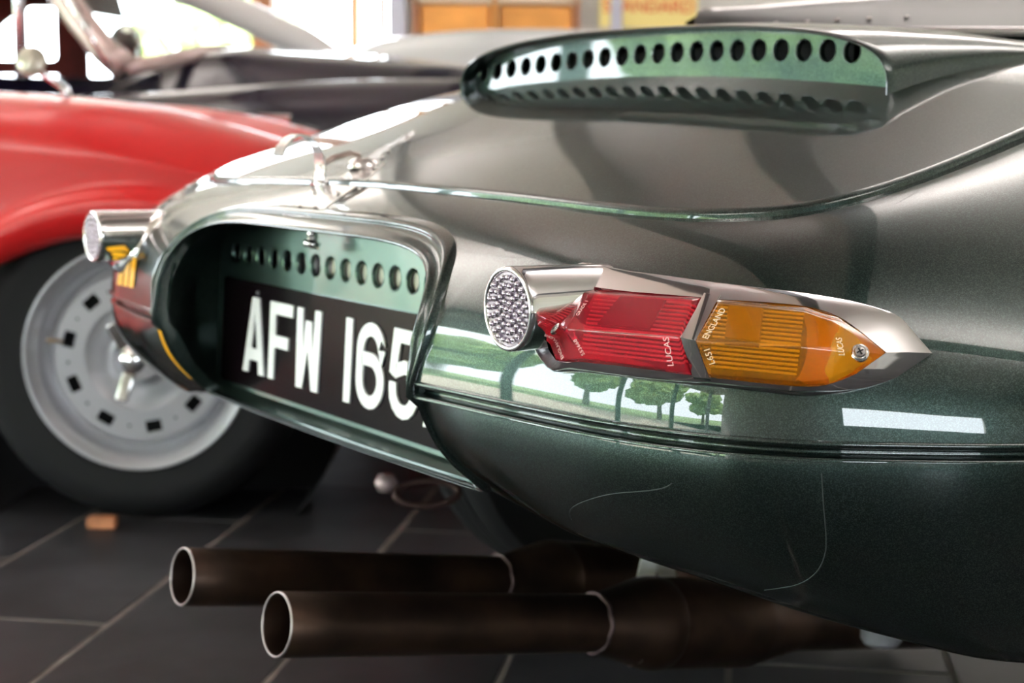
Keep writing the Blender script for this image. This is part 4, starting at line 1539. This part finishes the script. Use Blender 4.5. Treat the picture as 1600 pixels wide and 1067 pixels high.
# ================================================================== SILVER COUPE (third row)
sil = empty('coupe_car', (0, 7.2, 0))
tag(sil, 'pale silver coupe roof in the third row, in front of the timber panelling', 'car')
SILP = mat('pale silver car paint', (.78, .80, .82), rough=.25, metal=.2, coat=1)
zs = smooth_fn([(-2.6, .62), (-2.2, .80), (-1.4, .93), (-.9, .99), (-.3, 1.0), (.8, .99), (1.6, .92), (2.1, .70)])
G = []
for x in np.linspace(-2.6, 2.1, 60):
    a = zs(x)
    P = [(6.44, .25), (6.36, .35), (6.34, .6), (6.38, a - .12), (6.48, a - .03), (6.7, a), (7.2, a + .02)]
    f = spline(P)
    nr = [f(t) for t in np.linspace(0, len(P) - 1, 30)]
    G.append([(x, y - 7.2, z) for y, z in nr] + [(x, 7.2 - y, z) for y, z in nr[::-1][1:]])
G = np.array(G)
ends = [G[:1].copy(), G[-1:].copy()]
for k, e in enumerate(ends):
    e[:, :, 0] += (-.06, .06)[k]
    e[:, :, 2] = .45 + (e[:, :, 2] - .45) * .5
grid('body', np.concatenate([ends[0], G, ends[1]]), SILP, sil, flip=True)
zr = smooth_fn([(-1.0, 1.0), (-.8, 1.10), (-.62, 1.175), (-.4, 1.21), (0, 1.235), (.6, 1.21), (1.0, 1.10), (1.25, .98)])
G = []
for x in np.linspace(-1.0, 1.25, 40):
    a = zr(x)
    P = [(6.50, .97), (6.56, 1.0 + (a - 1.0) * .55), (6.64, a - .035), (6.80, a - .004), (7.2, a + .008)]
    f = spline(P)
    nr = [f(t) for t in np.linspace(0, len(P) - 1, 24)]
    G.append([(x, y - 7.2, z) for y, z in nr] + [(x, 7.2 - y, z) for y, z in nr[::-1][1:]])
grid('roof', np.array(G), SILP, sil, flip=True)
win = MB()
for (x0, x1) in ((-.72, -.30), (-.22, .45), (.52, .92)):
    row = []
    for x in np.linspace(x0, x1, 12):
        a = zr(x)
        e = min(1, (x - x0) / .12 + .0, (x1 - x) / .08 + .0)
        e = max(0, e) ** .5
        row.append([(x, 6.515 - 7.2 - .0, 1.0), (x, 6.555 - 7.2, 1.0 + (a - 1.075) * .55 * e), (x, 6.60 - 7.2, 1.0 + (a - 1.055) * .85 * e)])
    row = np.array(row)
    win.add(row.reshape(-1, 3), grid_faces(12, 3))
win.build('side_window', mat('dark greenish car window', (.03, .045, .04), rough=.05, coat=1), sil)
for (x, y) in ((-1.6, -.72), (-1.6, .72), (1.3, -.72), (1.3, .72)):
    M = Matrix.Translation((x, y, .32)) @ Matrix.Rotation(PI / 2, 4, 'X')
    MB().lathe(tyre_profile(.32, .17, .2) + [(.1, 0), (0, 0)], 40, M).build('wheel', RUBBER, sil, smooth=True)
